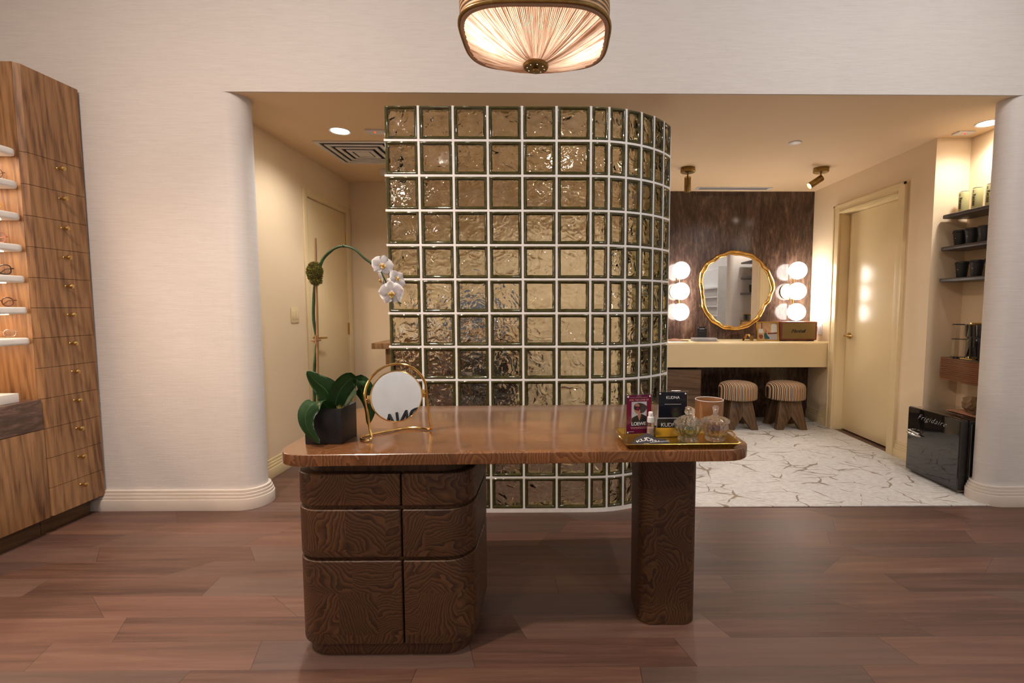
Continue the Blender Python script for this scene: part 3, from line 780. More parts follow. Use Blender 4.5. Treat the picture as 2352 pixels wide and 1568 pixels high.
# front-left leaf drooping over the pot, upper-left leaf, arching right leaf, hanging right leaf
obj('leaf', leaf([(.010, -.03, .10), (.005, -.055, .145), (-.015, -.085, .160), (-.040, -.105, .125), (-.035, -.110, .07), (.004, -.104, .014)], .038, .2, (1, .1, .15), .1), M['leaf'], op, angle=60)
obj('leaf', leaf([(.006, .0, .11), (.0, -.004, .150), (-.012, -.012, .190), (-.040, -.022, .222), (-.070, -.03, .262)], .046, -.25, (.8, .1, .6), -.1), M['leaf'], op, angle=60)
obj('leaf', leaf([(.010, .0, .11), (.026, .0, .165), (.050, .0, .205), (.085, .0, .232), (.118, .01, .205), (.122, .02, .17)], .036, -.3, (-.65, -.45, .6), -.2), M['leaf'], op, angle=60)
obj('leaf', leaf([(.03, .02, .12), (.055, .045, .18), (.085, .05, .200), (.115, .045, .165), (.130, .04, .11), (.120, .04, .045)], .040, .15, (1, -.1, .3), -.1), M['leaf'], op, angle=60)
def petal(bm, L, W, ang, tilt, cup=.25, base_=.003):
    rows = []
    for i in range(7):
        t = i / 6; w = W * math.sin(PI * (t * .86 + .14)) ** .6 * (1 - .05 * t)
        if i == 6: w *= .35
        rows.append([Vector((w * u, -tilt * L * t * (1 - .4 * t) + cup * W * u * u - .002, base_ + L * t)) for u in (-1, -.5, 0, .5, 1)])
    m = RY(ang); vs = [[bm.verts.new(m @ p) for p in r] for r in rows]
    for a, b in zip(vs, vs[1:]):
        for k in range(4): bm.faces.new((a[k], a[k + 1], b[k + 1], b[k]))
def flower(pos, rz, rx, s=1., spin=0.):
    """face looks along -Y before rotation"""
    rot = RZ(rz) @ RX(rx) @ RY(spin)
    def fin(bm):
        for v_ in bm.verts: v_.co = rot @ (v_.co * s) + Vector(pos)
        return bm
    bm = new()
    for a, L, W, ti in ((1.35, .036, .027, .15), (-1.35, .036, .027, .15)): petal(bm, L, W, a, ti)
    for a, L, W, ti in ((0, .036, .017, .1), (2.45, .035, .016, .05), (-2.45, .035, .016, .05)): petal(bm, L, W, a, ti, .2)
    bmesh.ops.solidify(bm, geom=bm.faces[:], thickness=.0006)
    f = obj('flower', fin(bm), M['petal'], op, angle=70)
    bm = new(); sphere(bm, (0, -.008, -.002), .005, 10, 1.3); petal(bm, .014, .006, PI, .9); petal(bm, .010, .005, 2.1, .9); petal(bm, .010, .005, -2.1, .9)
    obj('flower_centre', fin(bm), M['yellow'], f)
flower((.203, .010, .652), .55, -.2, 1.05, .25)
flower((.196, .018, .598), -1.1, .25, .9, .6)
flower((.250, .03, .603), 1.0, -.35, .95, .9)
flower((.238, -.005, .550), .12, .12, 1.18, -.08)
bm = new(); tube(bm, [(.238, .02, .545), (.255, .02, .52), (.262, .02, .50)], .0016, 6); obj('spike_tip', bm, M['stem'], op)
# table mirror
ang = math.atan2(.154, .208)
tm = thing('table_mirror', 'round gold-framed tilting vanity mirror on the desk beside the orchid', 'mirror', (-.682, 1.779, PZ), ang * .94)
fr = []
for i in range(21):
    a = PI * (1 - i / 20); fr.append((.1015 + .1165 * math.cos(a), 0, .165 + .116 * math.sin(a)))
path = [(-.024, .034, .006), (-.028, .012, .006), (-.014, -.016, .006), (.002, -.012, .012), (-.001, 0, .05), (-.008, 0, .11)] + fr + [(.224, 0, .10), (.231, 0, .04), (.234, .002, .012), (.232, .020, .006), (.205, .062, .006), (.15, .090, .006), (.07, .080, .006), (.0, .062, .006), (-.020, .048, .006)]
bm = new(); tube(bm, smooth(path, 3), .0048, 10, closed=True); obj('frame', bm, M['gold'], tm)
def tiltmat(bm):
    for v_ in bm.verts: v_.co = Vector((.1015, 0, .157)) + RX(-.16) @ v_.co
    return bm
bm = new(); lathe(bm, [(0, -.0045), (.095, -.0045), (.0985, -.003), (.0985, .003), (.095, .0045), (.0935, .0035)], 64)
bmesh.ops.rotate(bm, verts=bm.verts, matrix=RX(PI / 2)); rim = obj('mirror_rim', tiltmat(bm), M['gold'], tm)
bm = new(); lathe(bm, [(0, 0), (.094, 0), (.094, .0008), (0, .0008)], 64); bmesh.ops.rotate(bm, verts=bm.verts, matrix=RX(PI / 2)); bmesh.ops.translate(bm, verts=bm.verts, vec=(0, -.0036, 0))
obj('mirror_glass', tiltmat(bm), M['mirror'], tm)
for s in (-1, 1):
    bm = new(); box(bm, .1015 + s * .104 - .004, .1015 + s * .104 + .004, -.007, .007, .142, .172)
    tube(bm, [(.1015 + s * .104, 0, .157), (.1015 + s * .117, 0, .157)], .003, 8); obj('pivot_clamp', bm, M['gold'], tm, bev=.001)

# tray and its things
tr = thing('tray', 'rectangular brass tray with flared rim at the right end of the desk', 'tray', (.455, 1.768, PZ), .02)
bm = new()
def ringpts(a, b, r, n=5): return rrect(-a, a, -b, b, r, n)
prof = [(.188, .095, .001), (.190, .097, 0), (.206, .112, .018), (.209, .115, .0195), (.210, .114, .021), (.204, .110, .020), (.187, .094, .0035), (.186, .093, .003)]
rings = [[bm.verts.new((p[0], p[1], z)) for p in ringpts(a, b, .018)] for a, b, z in prof]
n = len(rings[0])
for a, b in zip(rings, rings[1:]):
    for i in range(n): bm.faces.new((a[i], a[(i + 1) % n], b[(i + 1) % n], b[i]))
bm.faces.new(rings[0][::-1]); bm.faces.new(rings[-1])
obj('tray_body', bm, M['goldsat'], tr)
for s in (-1, 1):
    bm = new(); tube(bm, smooth([(s * .205, -.04, .018), (s * .214, -.032, .028), (s * .216, 0, .031), (s * .214, .032, .028), (s * .205, .04, .018)], 4), .0028, 8)
    obj('tray_handle', bm, M['gold'], tr)
TZ = PZ + .004
def textblock(parent, x0, x1, z, y, n, mat, name='fine_print', h=.0012, seed=1):
    rnd = random.Random(seed); bm = new(); x = x0
    while x < x1:
        w = rnd.uniform(.002, .007); quadxz(bm, x, min(x + w, x1), z, z + h, y, .0002); x += w + .0014
    return obj(name, bm, mat, parent)
s1 = thing('poster_stand', 'small clear acrylic stand with a crimson poster of a person in dark sunglasses', 'sign stand', (.331, 1.838, TZ), .17)
bm = new(); box(bm, -.054, .054, -.001, .013, 0, .160); obj('acrylic_block', bm, M['acrylic'], s1, bev=.001)
bm = new(); quadxz(bm, -.050, .050, .005, .156, -.0012); obj('poster', bm, M['redsign'], s1)
y = -.0022
bm = new(); quadxz(bm, -.030, .031, .036, .130, y, .0002); pz = obj('portrait_background', bm, M['greyprint'], s1)
def flat(parent, name, pts, y, mat, t=.0002):
    bm = new(); a = [bm.verts.new((p[0], y, p[1])) for p in pts]; b = [bm.verts.new((p[0], y - t, p[1])) for p in pts]; n = len(pts)
    bm.faces.new(a); bm.faces.new(b[::-1])
    for i in range(n): bm.faces.new((a[i], a[(i + 1) % n], b[(i + 1) % n], b[i]))
    return obj(name, bm, mat, parent)
def ell(cx, cz, rx, rz, n=20, wob=0, seed=0):
    return [(cx + rx * (1 + wob * math.sin(3 * a + seed)) * math.cos(a), cz + rz * (1 + wob * math.cos(2 * a + seed)) * math.sin(a)) for a in [2 * PI * i / n for i in range(n)]]
flat(s1, 'printed_hair', ell(.004, .105, .0265, .021, wob=.08, seed=1), y - .0003, M['hair'])
flat(s1, 'printed_jacket', [(-.0295, .036), (.0305, .036), (.0305, .072), (.016, .080), (.008, .083), (.002, .056), (-.006, .078), (-.020, .072), (-.0295, .066)], y - .0003, M['inkblack'])
flat(s1, 'printed_face', [(-.015, .119), (-.008, .124), (.001, .118), (.004, .104), (.005, .080), (.008, .078), (.003, .055), (-.0045, .077), (-.004, .086), (-.011, .084), (-.014, .090), (-.018, .097), (-.017, .108)], y - .0006, M['skin'])
flat(s1, 'printed_sunglasses', [(-.020, .113), (.004, .111), (.005, .102), (-.003, .095), (-.010, .097), (-.019, .101)], y - .0009, M['inkblack'])
flat(s1, 'printed_lens', ell(-.006, .104, .0055, .0048), y - .0012, M['lensred'])
text('headline', 'FOR THE LOVE OF', .0094, M['inkpink'], s1, (0, y, .1365), FACE, .0003, space=1.0)
text('title', 'LOEWE', .0185, M['inkwhite'], s1, (-.001, y - .0008, .0435), FACE, .0003, space=.9, offset=.0003)
textblock(s1, -.036, .034, .1455, y, 1, M['inkpink'], seed=2); textblock(s1, -.009, .008, .151, y, 1, M['inkpink'], seed=4)
for k, zz in enumerate((.0305, .0275, .0245)): textblock(s1, -.034 + k * .002, .034 - k * .002, zz, y, 1, M['inkpink'], seed=5 + k)
textblock(s1, -.038, -.02, .013, y, 1, M['inkwhite'], seed=9)
for px, pz_ in ((-.044, .150), (.044, .150), (-.044, .011)):
    bm = new(); lathe(bm, [(0, 0), (.0035, 0), (.003, .002), (0, .0022)], 12); bmesh.ops.rotate(bm, verts=bm.verts, matrix=RX(PI / 2)); bmesh.ops.translate(bm, verts=bm.verts, vec=(px, -.0018, pz_)); obj('stud', bm, M['whiteplastic'], s1)
s2 = thing('sign_stand', 'clear acrylic stand with a midnight-black card behind the brass card box on the desk', 'sign stand', (.486, 1.935, PZ), .03)
def kudna(parent, size, mat, pos, rot, ext=.0003, off=0.):
    o = text('lettering', 'KUDNA', size, mat, parent, pos, rot, ext, space=.93)
    return o
bm = new(); box(bm, -.062, .062, -.001, .014, 0, .158); obj('acrylic_block', bm, M['acrylic'], s2, bev=.001)
bm = new(); quadxz(bm, -.058, .058, .004, .154, -.0012); obj('card', bm, M['navysign'], s2)
kudna(s2, .0165, M['inkwhite'], (0, y, .131), FACE, off=.0002)
textblock(s2, -.034, .034, .103, y, 1, M['greyprint'], seed=12, h=.0022); textblock(s2, -.017, .017, .037, y, 1, M['greyprint'], seed=13)
for px in (-.052, .052):
    bm = new(); lathe(bm, [(0, 0), (.0037, 0), (.003, .002), (0, .0022)], 12); bmesh.ops.rotate(bm, verts=bm.verts, matrix=RX(PI / 2)); bmesh.ops.translate(bm, verts=bm.verts, vec=(px, -.0018, .147)); obj('stud', bm, M['whiteplastic'], s2)
ch = thing('card_box', 'open brass card box standing in the tray behind the glass jars', 'card holder', (.452, 1.822, TZ), .02)
bm = new()
for a in ((-.064, .064, -.018, -.0165, 0, .036), (-.064, .064, .0165, .018, 0, .036), (-.064, -.0625, -.018, .018, 0, .036), (.0625, .064, -.018, .018, 0, .036), (-.064, .064, -.018, .018, 0, .002)): box(bm, *a)
obj('box', bm, M['goldsat'], ch)
bc = thing('business_card', 'black business card with white lettering standing in the brass card box', 'card', (.452, 1.822, TZ + .0025), .02)
bm = new(); bmesh.ops.create_grid(bm, x_segments=1, y_segments=1, size=.01); bm.clear()
prism(bm, rrect(-.056, .056, 0, .068, .006, 5), 0, .0012); bmesh.ops.rotate(bm, verts=bm.verts, matrix=RX(PI / 2)); obj('card_edge', bm, M['greycard'], bc)
bm = new(); prism(bm, rrect(-.0525, .0525, .003, .0645, .005, 5), 0, .0004); bmesh.ops.rotate(bm, verts=bm.verts, matrix=RX(PI / 2)); bmesh.ops.translate(bm, verts=bm.verts, vec=(0, -.0012, 0)); obj('card_face', bm, M['blackcard'], bc)
text('lettering', 'KUDNA', .022, M['inkwhite'], bc, (-.002, -.0018, .040), FACE, .0002, space=.93)
# spray bottle
sb_ = thing('spray_bottle', 'tiny clear spray bottle with a white cap in front of the crimson poster', 'bottle', (.372, 1.812, TZ))
bm = new(); lathe(bm, [(0, 0), (.0145, 0), (.0155, .003), (.0155, .050), (.010, .058), (.0095, .060), (.0085, .060), (.0085, .056), (.014, .049), (.014, .004), (0, .003)], 24); obj('bottle', bm, M['glass'], sb_)
bm = new(); lathe(bm, [(0, .0035), (.0135, .0035), (.0135, .035), (0, .035)], 20); obj('liquid', bm, pm('pinkish_liquid', (.80, .62, .56), (.45, .25, .22), 160., .3, **{'Transmission Weight': .15}), sb_)
bm = new(); lathe(bm, [(0, .056), (.013, .056), (.0135, .058), (.0125, .076), (.009, .078), (.0085, .094), (.007, .096), (0, .096)], 24); box(bm, -.0035, .0035, -.0115, -.006, .085, .092); obj('cap', bm, M['white'], sb_)
# crystal jars
def crystal(name, label, loc, mat, pts, seed, fillc):
    t = thing(name, label, 'jar', loc, .2, 'cut crystal jars')
    def flute(n, amp): return lambda a, r, z: r * (1 + amp * math.cos(n * a))
    bm = new(); lathe(bm, pts['bowl'], 72, fx=flute(12, .05)); obj('bowl', bm, mat, t, angle=12)
    bm = new(); lathe(bm, pts['lid'], 72, fx=flute(16, .045)); obj('lid', bm, mat, t, angle=12)
    bm = new(); rnd = random.Random(seed)
    for _ in range(46):
        a = rnd.uniform(0, 2 * PI); r = rnd.uniform(0, .026); sphere(bm, (r * math.cos(a), r * math.sin(a), rnd.uniform(.026, .05)), .006, 6)
    o = obj('sweets', bm, fillc, t); o['kind'] = 'stuff'
    bm = new()
    for k in range(16):
        a = 2 * PI * k / 16; sphere(bm, (.0475 * math.cos(a), .0475 * math.sin(a), pts['rimz']), .0062, 8)
    obj('beaded_rim', bm, mat, t)
bowl1 = [(0, 0), (.034, 0), (.038, .006), (.034, .013), (.030, .018), (.042, .035), (.049, .052), (.046, .064), (.042, .064), (.044, .052), (.036, .034), (.022, .020), (0, .018)]
lid1 = [(0, .066), (.046, .066), (.047, .070), (.040, .080), (.024, .090), (.012, .095), (.010, .100), (.014, .106), (.012, .116), (.010, .120), (.012, .124), (0, .127)]
bowl2 = [(0, 0), (.033, 0), (.037, .008), (.033, .014), (.041, .026), (.046, .045), (.043, .064), (.039, .066), (.040, .045), (.034, .026), (.022, .016), (0, .015)]
lid2 = [(0, .070), (.045, .070), (.047, .076), (.036, .084), (.018, .088), (.010, .094), (.0085, .104), (.011, .118), (.0115, .124), (.008, .128), (0, .129)]
sweets = pm('mixed_candy', (.85, .75, .35), (.2, .45, .5), 90., .3, detail=0)
crystal('crystal_jar', 'left cut crystal jar with yellowish sparkle and knobbed lid on the tray', (.500, 1.757, TZ), M['crystal'], dict(bowl=bowl1, lid=lid1, rimz=.068), 2, sweets)
crystal('crystal_jar', 'right cut crystal jar with pinkish sparkle and tall stem lid on the tray', (.604, 1.765, TZ), M['crystalpink'], dict(bowl=bowl2, lid=lid2, rimz=.073), 4, pm('pink_candy', (.85, .35, .42), (.85, .65, .35), 90., .3, detail=0))
# candle glass
cg = thing('candle_jar', 'empty amber-brown glass tumbler standing behind the crystal jars', 'candle jar', (.638, 1.945, PZ))
bm = new(); lathe(bm, [(0, 0), (.050, 0), (.054, .004), (.0565, .118), (.0560, .121), (.0535, .121), (.0525, .118), (.050, .010), (0, .008)], 48); obj('tumbler', bm, M['amber'], cg)
bm = new(); lathe(bm, [(.0535, .1215), (.055, .123), (.0567, .1215)], 48); obj('lip', bm, M['whiteplastic'], cg)
bm = new()
cp = [(0, 0), (.012, .002), (.020, .010), (.022, .022)]
for i in range(3):
    (xa, ya_), (xb, yb_) = cp[i], cp[i + 1]
    v_ = [bm.verts.new(p) for p in ((xa, ya_, 0), (xb, yb_, 0), (xb, yb_, .068 - i * .006), (xa, ya_, .076 - i * .005))]; bm.faces.new(v_)
bmesh.ops.solidify(bm, geom=bm.faces[:], thickness=.001); bmesh.ops.translate(bm, verts=bm.verts, vec=(.556, 1.975, PZ + .001))
tag(obj('folded_paper', bm, M['whiteplastic']), 'curled white paper leaflet between the black sign stand and the amber tumbler', 'paper')
# cloth and tool
def clothz(x, y):
    t = max(0., min(1., (y + .055) / .085)); t = t * t * (3 - 2 * t)
    return .0012 + .021 * math.exp(-((x + .012 - .25 * y) / .030) ** 2) * t + .0012 * mnoise.noise(Vector((x * 40, y * 40, 0)))
bm = new(); uvn = 30; g_ = []
for i in range(uvn + 1):
    for j in range(uvn + 1):
        X, Y_ = -.070 + .148 * i / uvn, -.048 + .085 * j / uvn
        X += .25 * (Y_ + .01) + .02 * (j / uvn) * (1 if X < 0 else -1) * abs(X) / .078
        g_.append(bm.verts.new((X, Y_, max(.0006, clothz(X, Y_)))))
for i in range(uvn):
    for j in range(uvn):
        a = i * (uvn + 1) + j; bm.faces.new((g_[a], g_[a + uvn + 1], g_[a + uvn + 2], g_[a + 1]))
cl = thing('lens_cloth', 'folded charcoal lens cloth with white lettering at the front of the tray', 'cloth', (.352, 1.737, TZ), .0)
obj('cloth', bm, pm('charcoal_microfibre', (.035, .03, .038), (.028, .024, .03), 90., .8, bmp=.2), cl, angle=60)
lt = text('lettering', 'KUDNA', .029, M['inkwhite'], cl, (-.002, -.010, 0), RZ(.12), .0002, space=.9)
bm = new(); bm.from_mesh(lt.data)
bmesh.ops.subdivide_edges(bm, edges=[e for e in bm.edges if e.calc_length() > .006], cuts=3)
bmesh.ops.triangulate(bm, faces=bm.faces)
for v_ in bm.verts: v_.co.z += clothz(v_.co.x, v_.co.y) + .0014
bm.to_mesh(lt.data); bm.free()
kt = thing('eyeglass_screwdriver', 'small silver screwdriver with a ring lying on the charcoal cloth', 'screwdriver', (.362, 1.690, TZ))
bm = new()
tube(bm, [(-.028 + .011 * math.cos(a), 0 + .007 * math.sin(a), .006) for a in [2 * PI * i / 20 for i in range(20)]], .0016, 6, closed=True); obj('ring', bm, M['chrome'], kt)
bm = new(); tube(bm, [(-.016, .006, .009), (.01, .012, .010), (.055, .014, .012)], .0022, 8); obj('shaft', bm, M['chrome'], kt)

# ------------------------------------------------------------------ left tower and display
tw = thing('drawer_tower', 'tall narrow walnut tower of twelve drawers with brass knobs against the left wall', 'drawer cabinet', (-3.0, 2.78, 0))
FX = -2.77
bm = new(); box(bm, -3.395, FX - .021, 2.618, 2.948, .1, 2.52); obj('carcass', bm, M['walnut_carcass'], tw, True)
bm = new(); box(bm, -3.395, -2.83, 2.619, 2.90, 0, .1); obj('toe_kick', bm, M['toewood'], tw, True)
zs = [2.52, 2.0695, 1.904, 1.7405, 1.577, 1.4145, 1.2525, 1.0895, .9265, .7585, .5935, .4275, .2605, .1005]
def front(z0, z1, name):
    bm = new()
    prism(bm, [(FX - .020, 2.6185), (FX, 2.640), (FX, 2.944), (FX - .020, 2.944)], z0 + .0012, z1 - .0012)
    return obj(name, bm, M['walnut'], tw, True)
front(zs[1], zs[0], 'upper_panel')
for a, b in zip(zs[1:], zs[2:]):
    d_ = front(b, a, 'drawer')
    bm = new(); lathe(bm, [(0, 0), (.007, 0), (.0045, .003), (.0045, .013), (.008, .017), (.0125, .023), (.0142, .030), (.0125, .037), (.007, .042), (0, .0435)], 20)
    bmesh.ops.rotate(bm, verts=bm.verts, matrix=RY(PI / 2)); bmesh.ops.translate(bm, verts=bm.verts, vec=(FX, 2.795, a - .040))
    obj('knob', bm, M['brass'], d_, True)
dc = thing('display_cabinet', 'walnut eyewear display with glowing white shelves cut off by the left edge', 'display cabinet', (-3.0, 1.9, 0))
bm = new(); box(bm, -3.395, -3.12, 1.0, 2.6165, .1, 2.52); box(bm, -3.12, -2.79, 1.0, 2.6165, .1, .594); obj('carcass', bm, M['walnut_carcass'], dc, True)
bm = new(); box(bm, -2.789, FX, 1.0, 2.6165, .1015, .592); obj('door', bm, M['walnut'], dc, True, bev=.001)
bm = new(); box(bm, -3.118, FX - .001, 1.0, 2.6165, .595, .757); obj('stone_counter', bm, M['stone2'], dc, True, bev=.002)
bm = new(); box(bm, -3.395, -2.83, 1.0, 2.6165, 0, .1); obj('toe_kick', bm, M['toewood'], dc, True)
shz = [2.035, 1.870, 1.708, 1.546, 1.384, 1.221, 1.059]
for z in shz:
    bm = new(); prism(bm, rrect(-3.119, FX - .002, 1.0, 2.607, .045, 6, (0, 0, 1, 0)), z, z + .036); s_ = obj('shelf', bm, M['white'], dc, True, bev=.012, seg=4)
    bm = new(); box(bm, -3.06, -3.03, 1.0, 2.58, z - .005, z - .0005); obj('light_strip', bm, M['led'], s_, True)
    bm = new(); box(bm, -2.86, -2.845, 1.0, 2.56, z - .004, z - .0005); obj('light_strip', bm, M['led'], s_, True)
bm = new(); box(bm, -2.95, -2.815, 2.05, 2.55, .7575, .805); tag(obj('white_box', bm, M['white'], bev=.002), 'flat white box lying on the brown stone counter of the display', 'box')
def glasses(label, loc, rz, mat, shape, s=1.):
    t = thing('eyeglasses', label, 'eyeglasses', loc, rz, 'eyeglasses on the left display shelves')
    lens = M['lens']
    bm = new(); th = .0011 if shape[2] == 'wire' else .0026
    for sx in (-1, 1):
        pts = []
        for i in range(28):
            a = 2 * PI * i / 28; e = shape[3]
            ca, sa = math.cos(a), math.sin(a)
            px = math.copysign(abs(ca) ** e, ca) * shape[0]; pz_ = math.copysign(abs(sa) ** e, sa) * shape[1] + (.003 * ca * (1 if shape[4] else 0) if sa > 0 else 0)
            pts.append((sx * (.034 + px), 0, .026 + pz_))
        tube(bm, pts, th, 6, closed=True)
    tube(bm, [(-.012, 0, .030), (-.004, -.002, .034), (.004, -.002, .034), (.012, 0, .030)], th, 6)
    obj('frame', bm, mat, t)
    for sx in (-1, 1):
        bm = new(); tube(bm, [(sx * (.034 + shape[0]), 0, .033), (sx * .069, .004, .034), (sx * .070, .08, .032), (sx * .068, .125, .012)], th * 1.1, 6); obj('temple', bm, mat, t)
        bm = new(); slab(bm, [(sx * .034 + shape[0] * .93 * math.cos(a), 0, .026 + shape[1] * .93 * math.sin(a)) for a in [2 * PI * i / 24 for i in range(24)]], (0, .0012, 0)); obj('lens', bm, lens, t)
    return t
tort = pm('tortoiseshell', (.16, .05, .02), (.03, .012, .008), 70., .2)
gl_black = pm('glossy_black_acetate', (.01, .01, .012), None, 10., .15)
redbr = pm('translucent_rose', (.55, .22, .16), (.45, .2, .15), 20., .15)
silver = pm('pale_wire', (.85, .8, .75), None, 10., .2, .8)
gx = -2.835; gy = 2.505
R1, R2 = (.024, .021, 'wire', 1., 0), (.024, .019, 'thick', .8, 1)
glasses('round thin black eyeglasses on the second shelf from the top, left display', (gx, gy, 1.9115), 1.24, gl_black, (.0225, .027, 'wire', 1., 0))
glasses('round thin gold wire eyeglasses on the third shelf of the left display', (gx, gy - .02, 1.7485), 1.24, M['gold'], (.022, .026, 'wire', 1., 0))
glasses('rose-brown clear-bottomed eyeglasses on the fourth shelf of the left display', (gx, gy - .008, 1.5865), 1.24, redbr, (.021, .025, 'thick', .78, 0))
glasses('black cat-eye eyeglasses on the fifth shelf of the left display', (gx, gy + .003, 1.4235), 1.24, gl_black, (.023, .024, 'thick', .78, 1))
glasses('tortoiseshell eyeglasses on the sixth shelf of the left display', (gx, gy + .004, 1.258), 1.24, tort, (.021, .022, 'thick', .88, 0))
glasses('pale wire eyeglasses on the lowest white shelf of the left display', (gx, gy + .002, 1.096), 1.24, silver, (.023, .018, 'wire', .72, 0))

# ------------------------------------------------------------------ pendant
pd = thing('pendant_lamp', 'large pleated cream fabric pendant lamp with a bronze finial above the desk', 'pendant lamp', (-.060, 1.77, 2.085))
def sq(a, rx, ry, p=3.4):
    r = (abs(math.cos(a) / rx) ** p + abs(math.sin(a) / ry) ** p) ** (-1 / p)
    return r * math.cos(a), r * math.sin(a)
RXp, RYp, ZH = .252, .215, .105
bm = new(); uv = bm.loops.layers.uv.new('UVMap'); NP = 420; rows = []
rnd = random.Random(11); jit = [rnd.uniform(-1, 1) for _ in range(NP)]
for i in range(9):
    t = i / 8; row = []
    for k in range(NP):
        a = 2 * PI * k / NP; ox, oy = sq(a, RXp - .012, RYp - .012)
        ix, iy = .040 * math.cos(a), .040 * math.sin(a)
        z = .022 + (ZH - .022) * (t ** 1.35)
        z += (.0035 * (1 if k % 2 else -1) + .002 * jit[k]) * (.35 + t)
        row.append(bm.verts.new((ix + (ox - ix) * t, iy + (oy - iy) * t, z)))
    rows.append(row)
for i in range(8):
    for k in range(NP):
        q = (rows[i][k], rows[i][(k + 1) % NP], rows[i + 1][(k + 1) % NP], rows[i + 1][k]); f = bm.faces.new(q)
        for l, (uu, vv) in zip(f.loops, ((k / NP, i / 8), ((k + 1) / NP, i / 8), ((k + 1) / NP, (i + 1) / 8), (k / NP, (i + 1) / 8))): l[uv].uv = (uu, vv)
obj('pleated_shade', bm, M['shade'], pd, angle=80)
bm = new(); tube(bm, [(sq(2 * PI * k / 96, RXp - .008, RYp - .008) + (ZH + .001,)) for k in range(96)], .008, 8, closed=True); obj('shade_trim', bm, M['hoop'], pd)
bm = new(); tube(bm, [(sq(2 * PI * k / 96, RXp + .003, RYp + .003) + (ZH + .003,)) for k in range(96)], .005, 8, closed=True); obj('metal_hoop', bm, M['darkbrass'], pd)
bm = new(); rings = []
for z, s in ((ZH, 1.0), (ZH + .06, 1.01), (ZH + .15, .99), (ZH + .22, .93), (ZH + .25, .80)):
    rings.append([bm.verts.new(sq(2 * PI * k / 96, RXp * s, RYp * s) + (z,)) for k in range(96)])
for a, b in zip(rings, rings[1:]):
    for k in range(96): bm.faces.new((a[k], a[(k + 1) % 96], b[(k + 1) % 96], b[k]))
bm.faces.new(rings[-1]); obj('thread_wrapped_drum', bm, M['thread'], pd)
bm = new(); lathe(bm, [(0, 0), (.010, .001), (.012, .006), (.010, .010), (.042, .012), (.045, .018), (.044, .026), (0, .028)], 40)
fin_ = obj('finial', bm, M['darkbrass'], pd)
bm = new()
for k in range(8):
    a = 2 * PI * k / 8 + .2; x_, y_ = .030 * math.cos(a), .030 * math.sin(a); sphere(bm, (x_, y_, .0118), .0022, 8, .4)
obj('finial_hole_glow', bm, emis('hole_glow', (1., .8, .6), 3.), fin_)  # glowing beads imitate lamp light coming through holes in the finial
bm = new(); tube(bm, [(0, 0, ZH + .25), (0, 0, 1.67)], .008, 10); obj('rod', bm, M['darkbrass'], pd)
for bx, by in ((-.135, -.02), (.145, .03), (.0, -.05)):
    if bx == 0: continue
    bm = new(); sphere(bm, (bx, by, ZH + .05), .022, 16); obj('bulb', bm, M['bulb'], pd)

# ------------------------------------------------------------------ alcove ceiling fittings
def recessed(x, y, label, mat, z=H, r=.060, group='recessed ceiling downlights'):
    t = thing('ceiling_downlight', label, 'downlight', (x, y, z), 0, group)
    bm = new(); lathe(bm, [(r, -.001), (r + .014, -.004), (r + .016, -.001), (r + .016, .001), (r, .001)], 40); obj('trim_ring', bm, M['white'], t)
    bm = new(); lathe(bm, [(0, -.0025), (r, -.0025), (r, -.0005), (0, -.0005)], 40); obj('lit_lens', bm, mat, t)
    return t
recessed(-1.534, 3.60, 'round lit recessed light in the tan ceiling left of the glass block wall', M['disc'])
recessed(3.004, 3.402, 'round lit recessed light over the coffee niche shelves', M['disc'])
recessed(.05, 4.15, 'added recessed light, out of sight behind the glass block wall', M['disc'])  # unseen lamp added to light the space behind the glass
df = thing('air_diffuser', 'square white ceiling air diffuser left of the glass block wall', 'air vent', (-1.55, 4.09, H))
bm = new()
for k, (s_, z_) in enumerate(((.285, .0), (.225, -.004), (.165, -.006), (.105, -.008))):
    w = .030
    for q in ((-s_, s_, -s_, -s_ + w), (-s_, s_, s_ - w, s_), (-s_, -s_ + w, -s_ + w, s_ - w), (s_ - w, s_, -s_ + w, s_ - w)):
        box(bm, q[0], q[1], q[2], q[3], z_ - .008, z_ - .001)
box(bm, -.06, .06, -.06, .06, -.014, -.008)
obj('louvre', bm, M['whiteplastic'], df)
bm = new(); box(bm, -.28, .28, -.28, .28, -.0015, -.0003); obj('vent_backing', bm, M['black'], df)
def flatdev(x, y, w, label, red=None):
    t = thing('ceiling_sensor', label, 'ceiling sensor', (x, y, H))
    bm = new(); box(bm, -w, w, -w * .62, w * .62, -.010, -.0005); obj('cover', bm, M['whiteplastic'], t, bev=.002)
    bm = new(); sphere(bm, (red or 0, -.01, -.011), .006, 10, .8); obj('indicator', bm, M['red_led'], t)
flatdev(-1.279, 3.60, .065, 'white rectangular ceiling sensor with a red dot beside the left recessed light')
flatdev(2.985, 3.58, .060, 'white rectangular ceiling sensor with a red dot over the coffee niche', .0)
bm = new(); lathe(bm, [(0, -.009), (.035, -.009), (.046, -.005), (.048, .0005), (0, .0005)], 32); bmesh.ops.translate(bm, verts=bm.verts, vec=(1.866, 3.805, H))
tag(obj('ceiling_sprinkler_cover', bm, M['whiteplastic']), 'small round flat sprinkler cover in the middle of the alcove ceiling', 'sprinkler cover', origin=False)
lv = thing('linear_vent', 'long white slotted ceiling vent above the round gold mirror', 'air vent', (1.93, 5.25, H))
bm = new(); box(bm, -.40, .40, -.055, -.035, -.006, -.0005); box(bm, -.40, .40, .035, .055, -.006, -.0005); box(bm, -.40, -.37, -.035, .035, -.006, -.0005); box(bm, .37, .40, -.035, .035, -.006, -.0005); box(bm, -.37, .37, -.006, .006, -.005, -.0005)
obj('frame', bm, M['whiteplastic'], lv)
bm = new(); box(bm, -.37, .37, -.035, .035, -.0015, -.0004); obj('slot', bm, M['black'], lv)
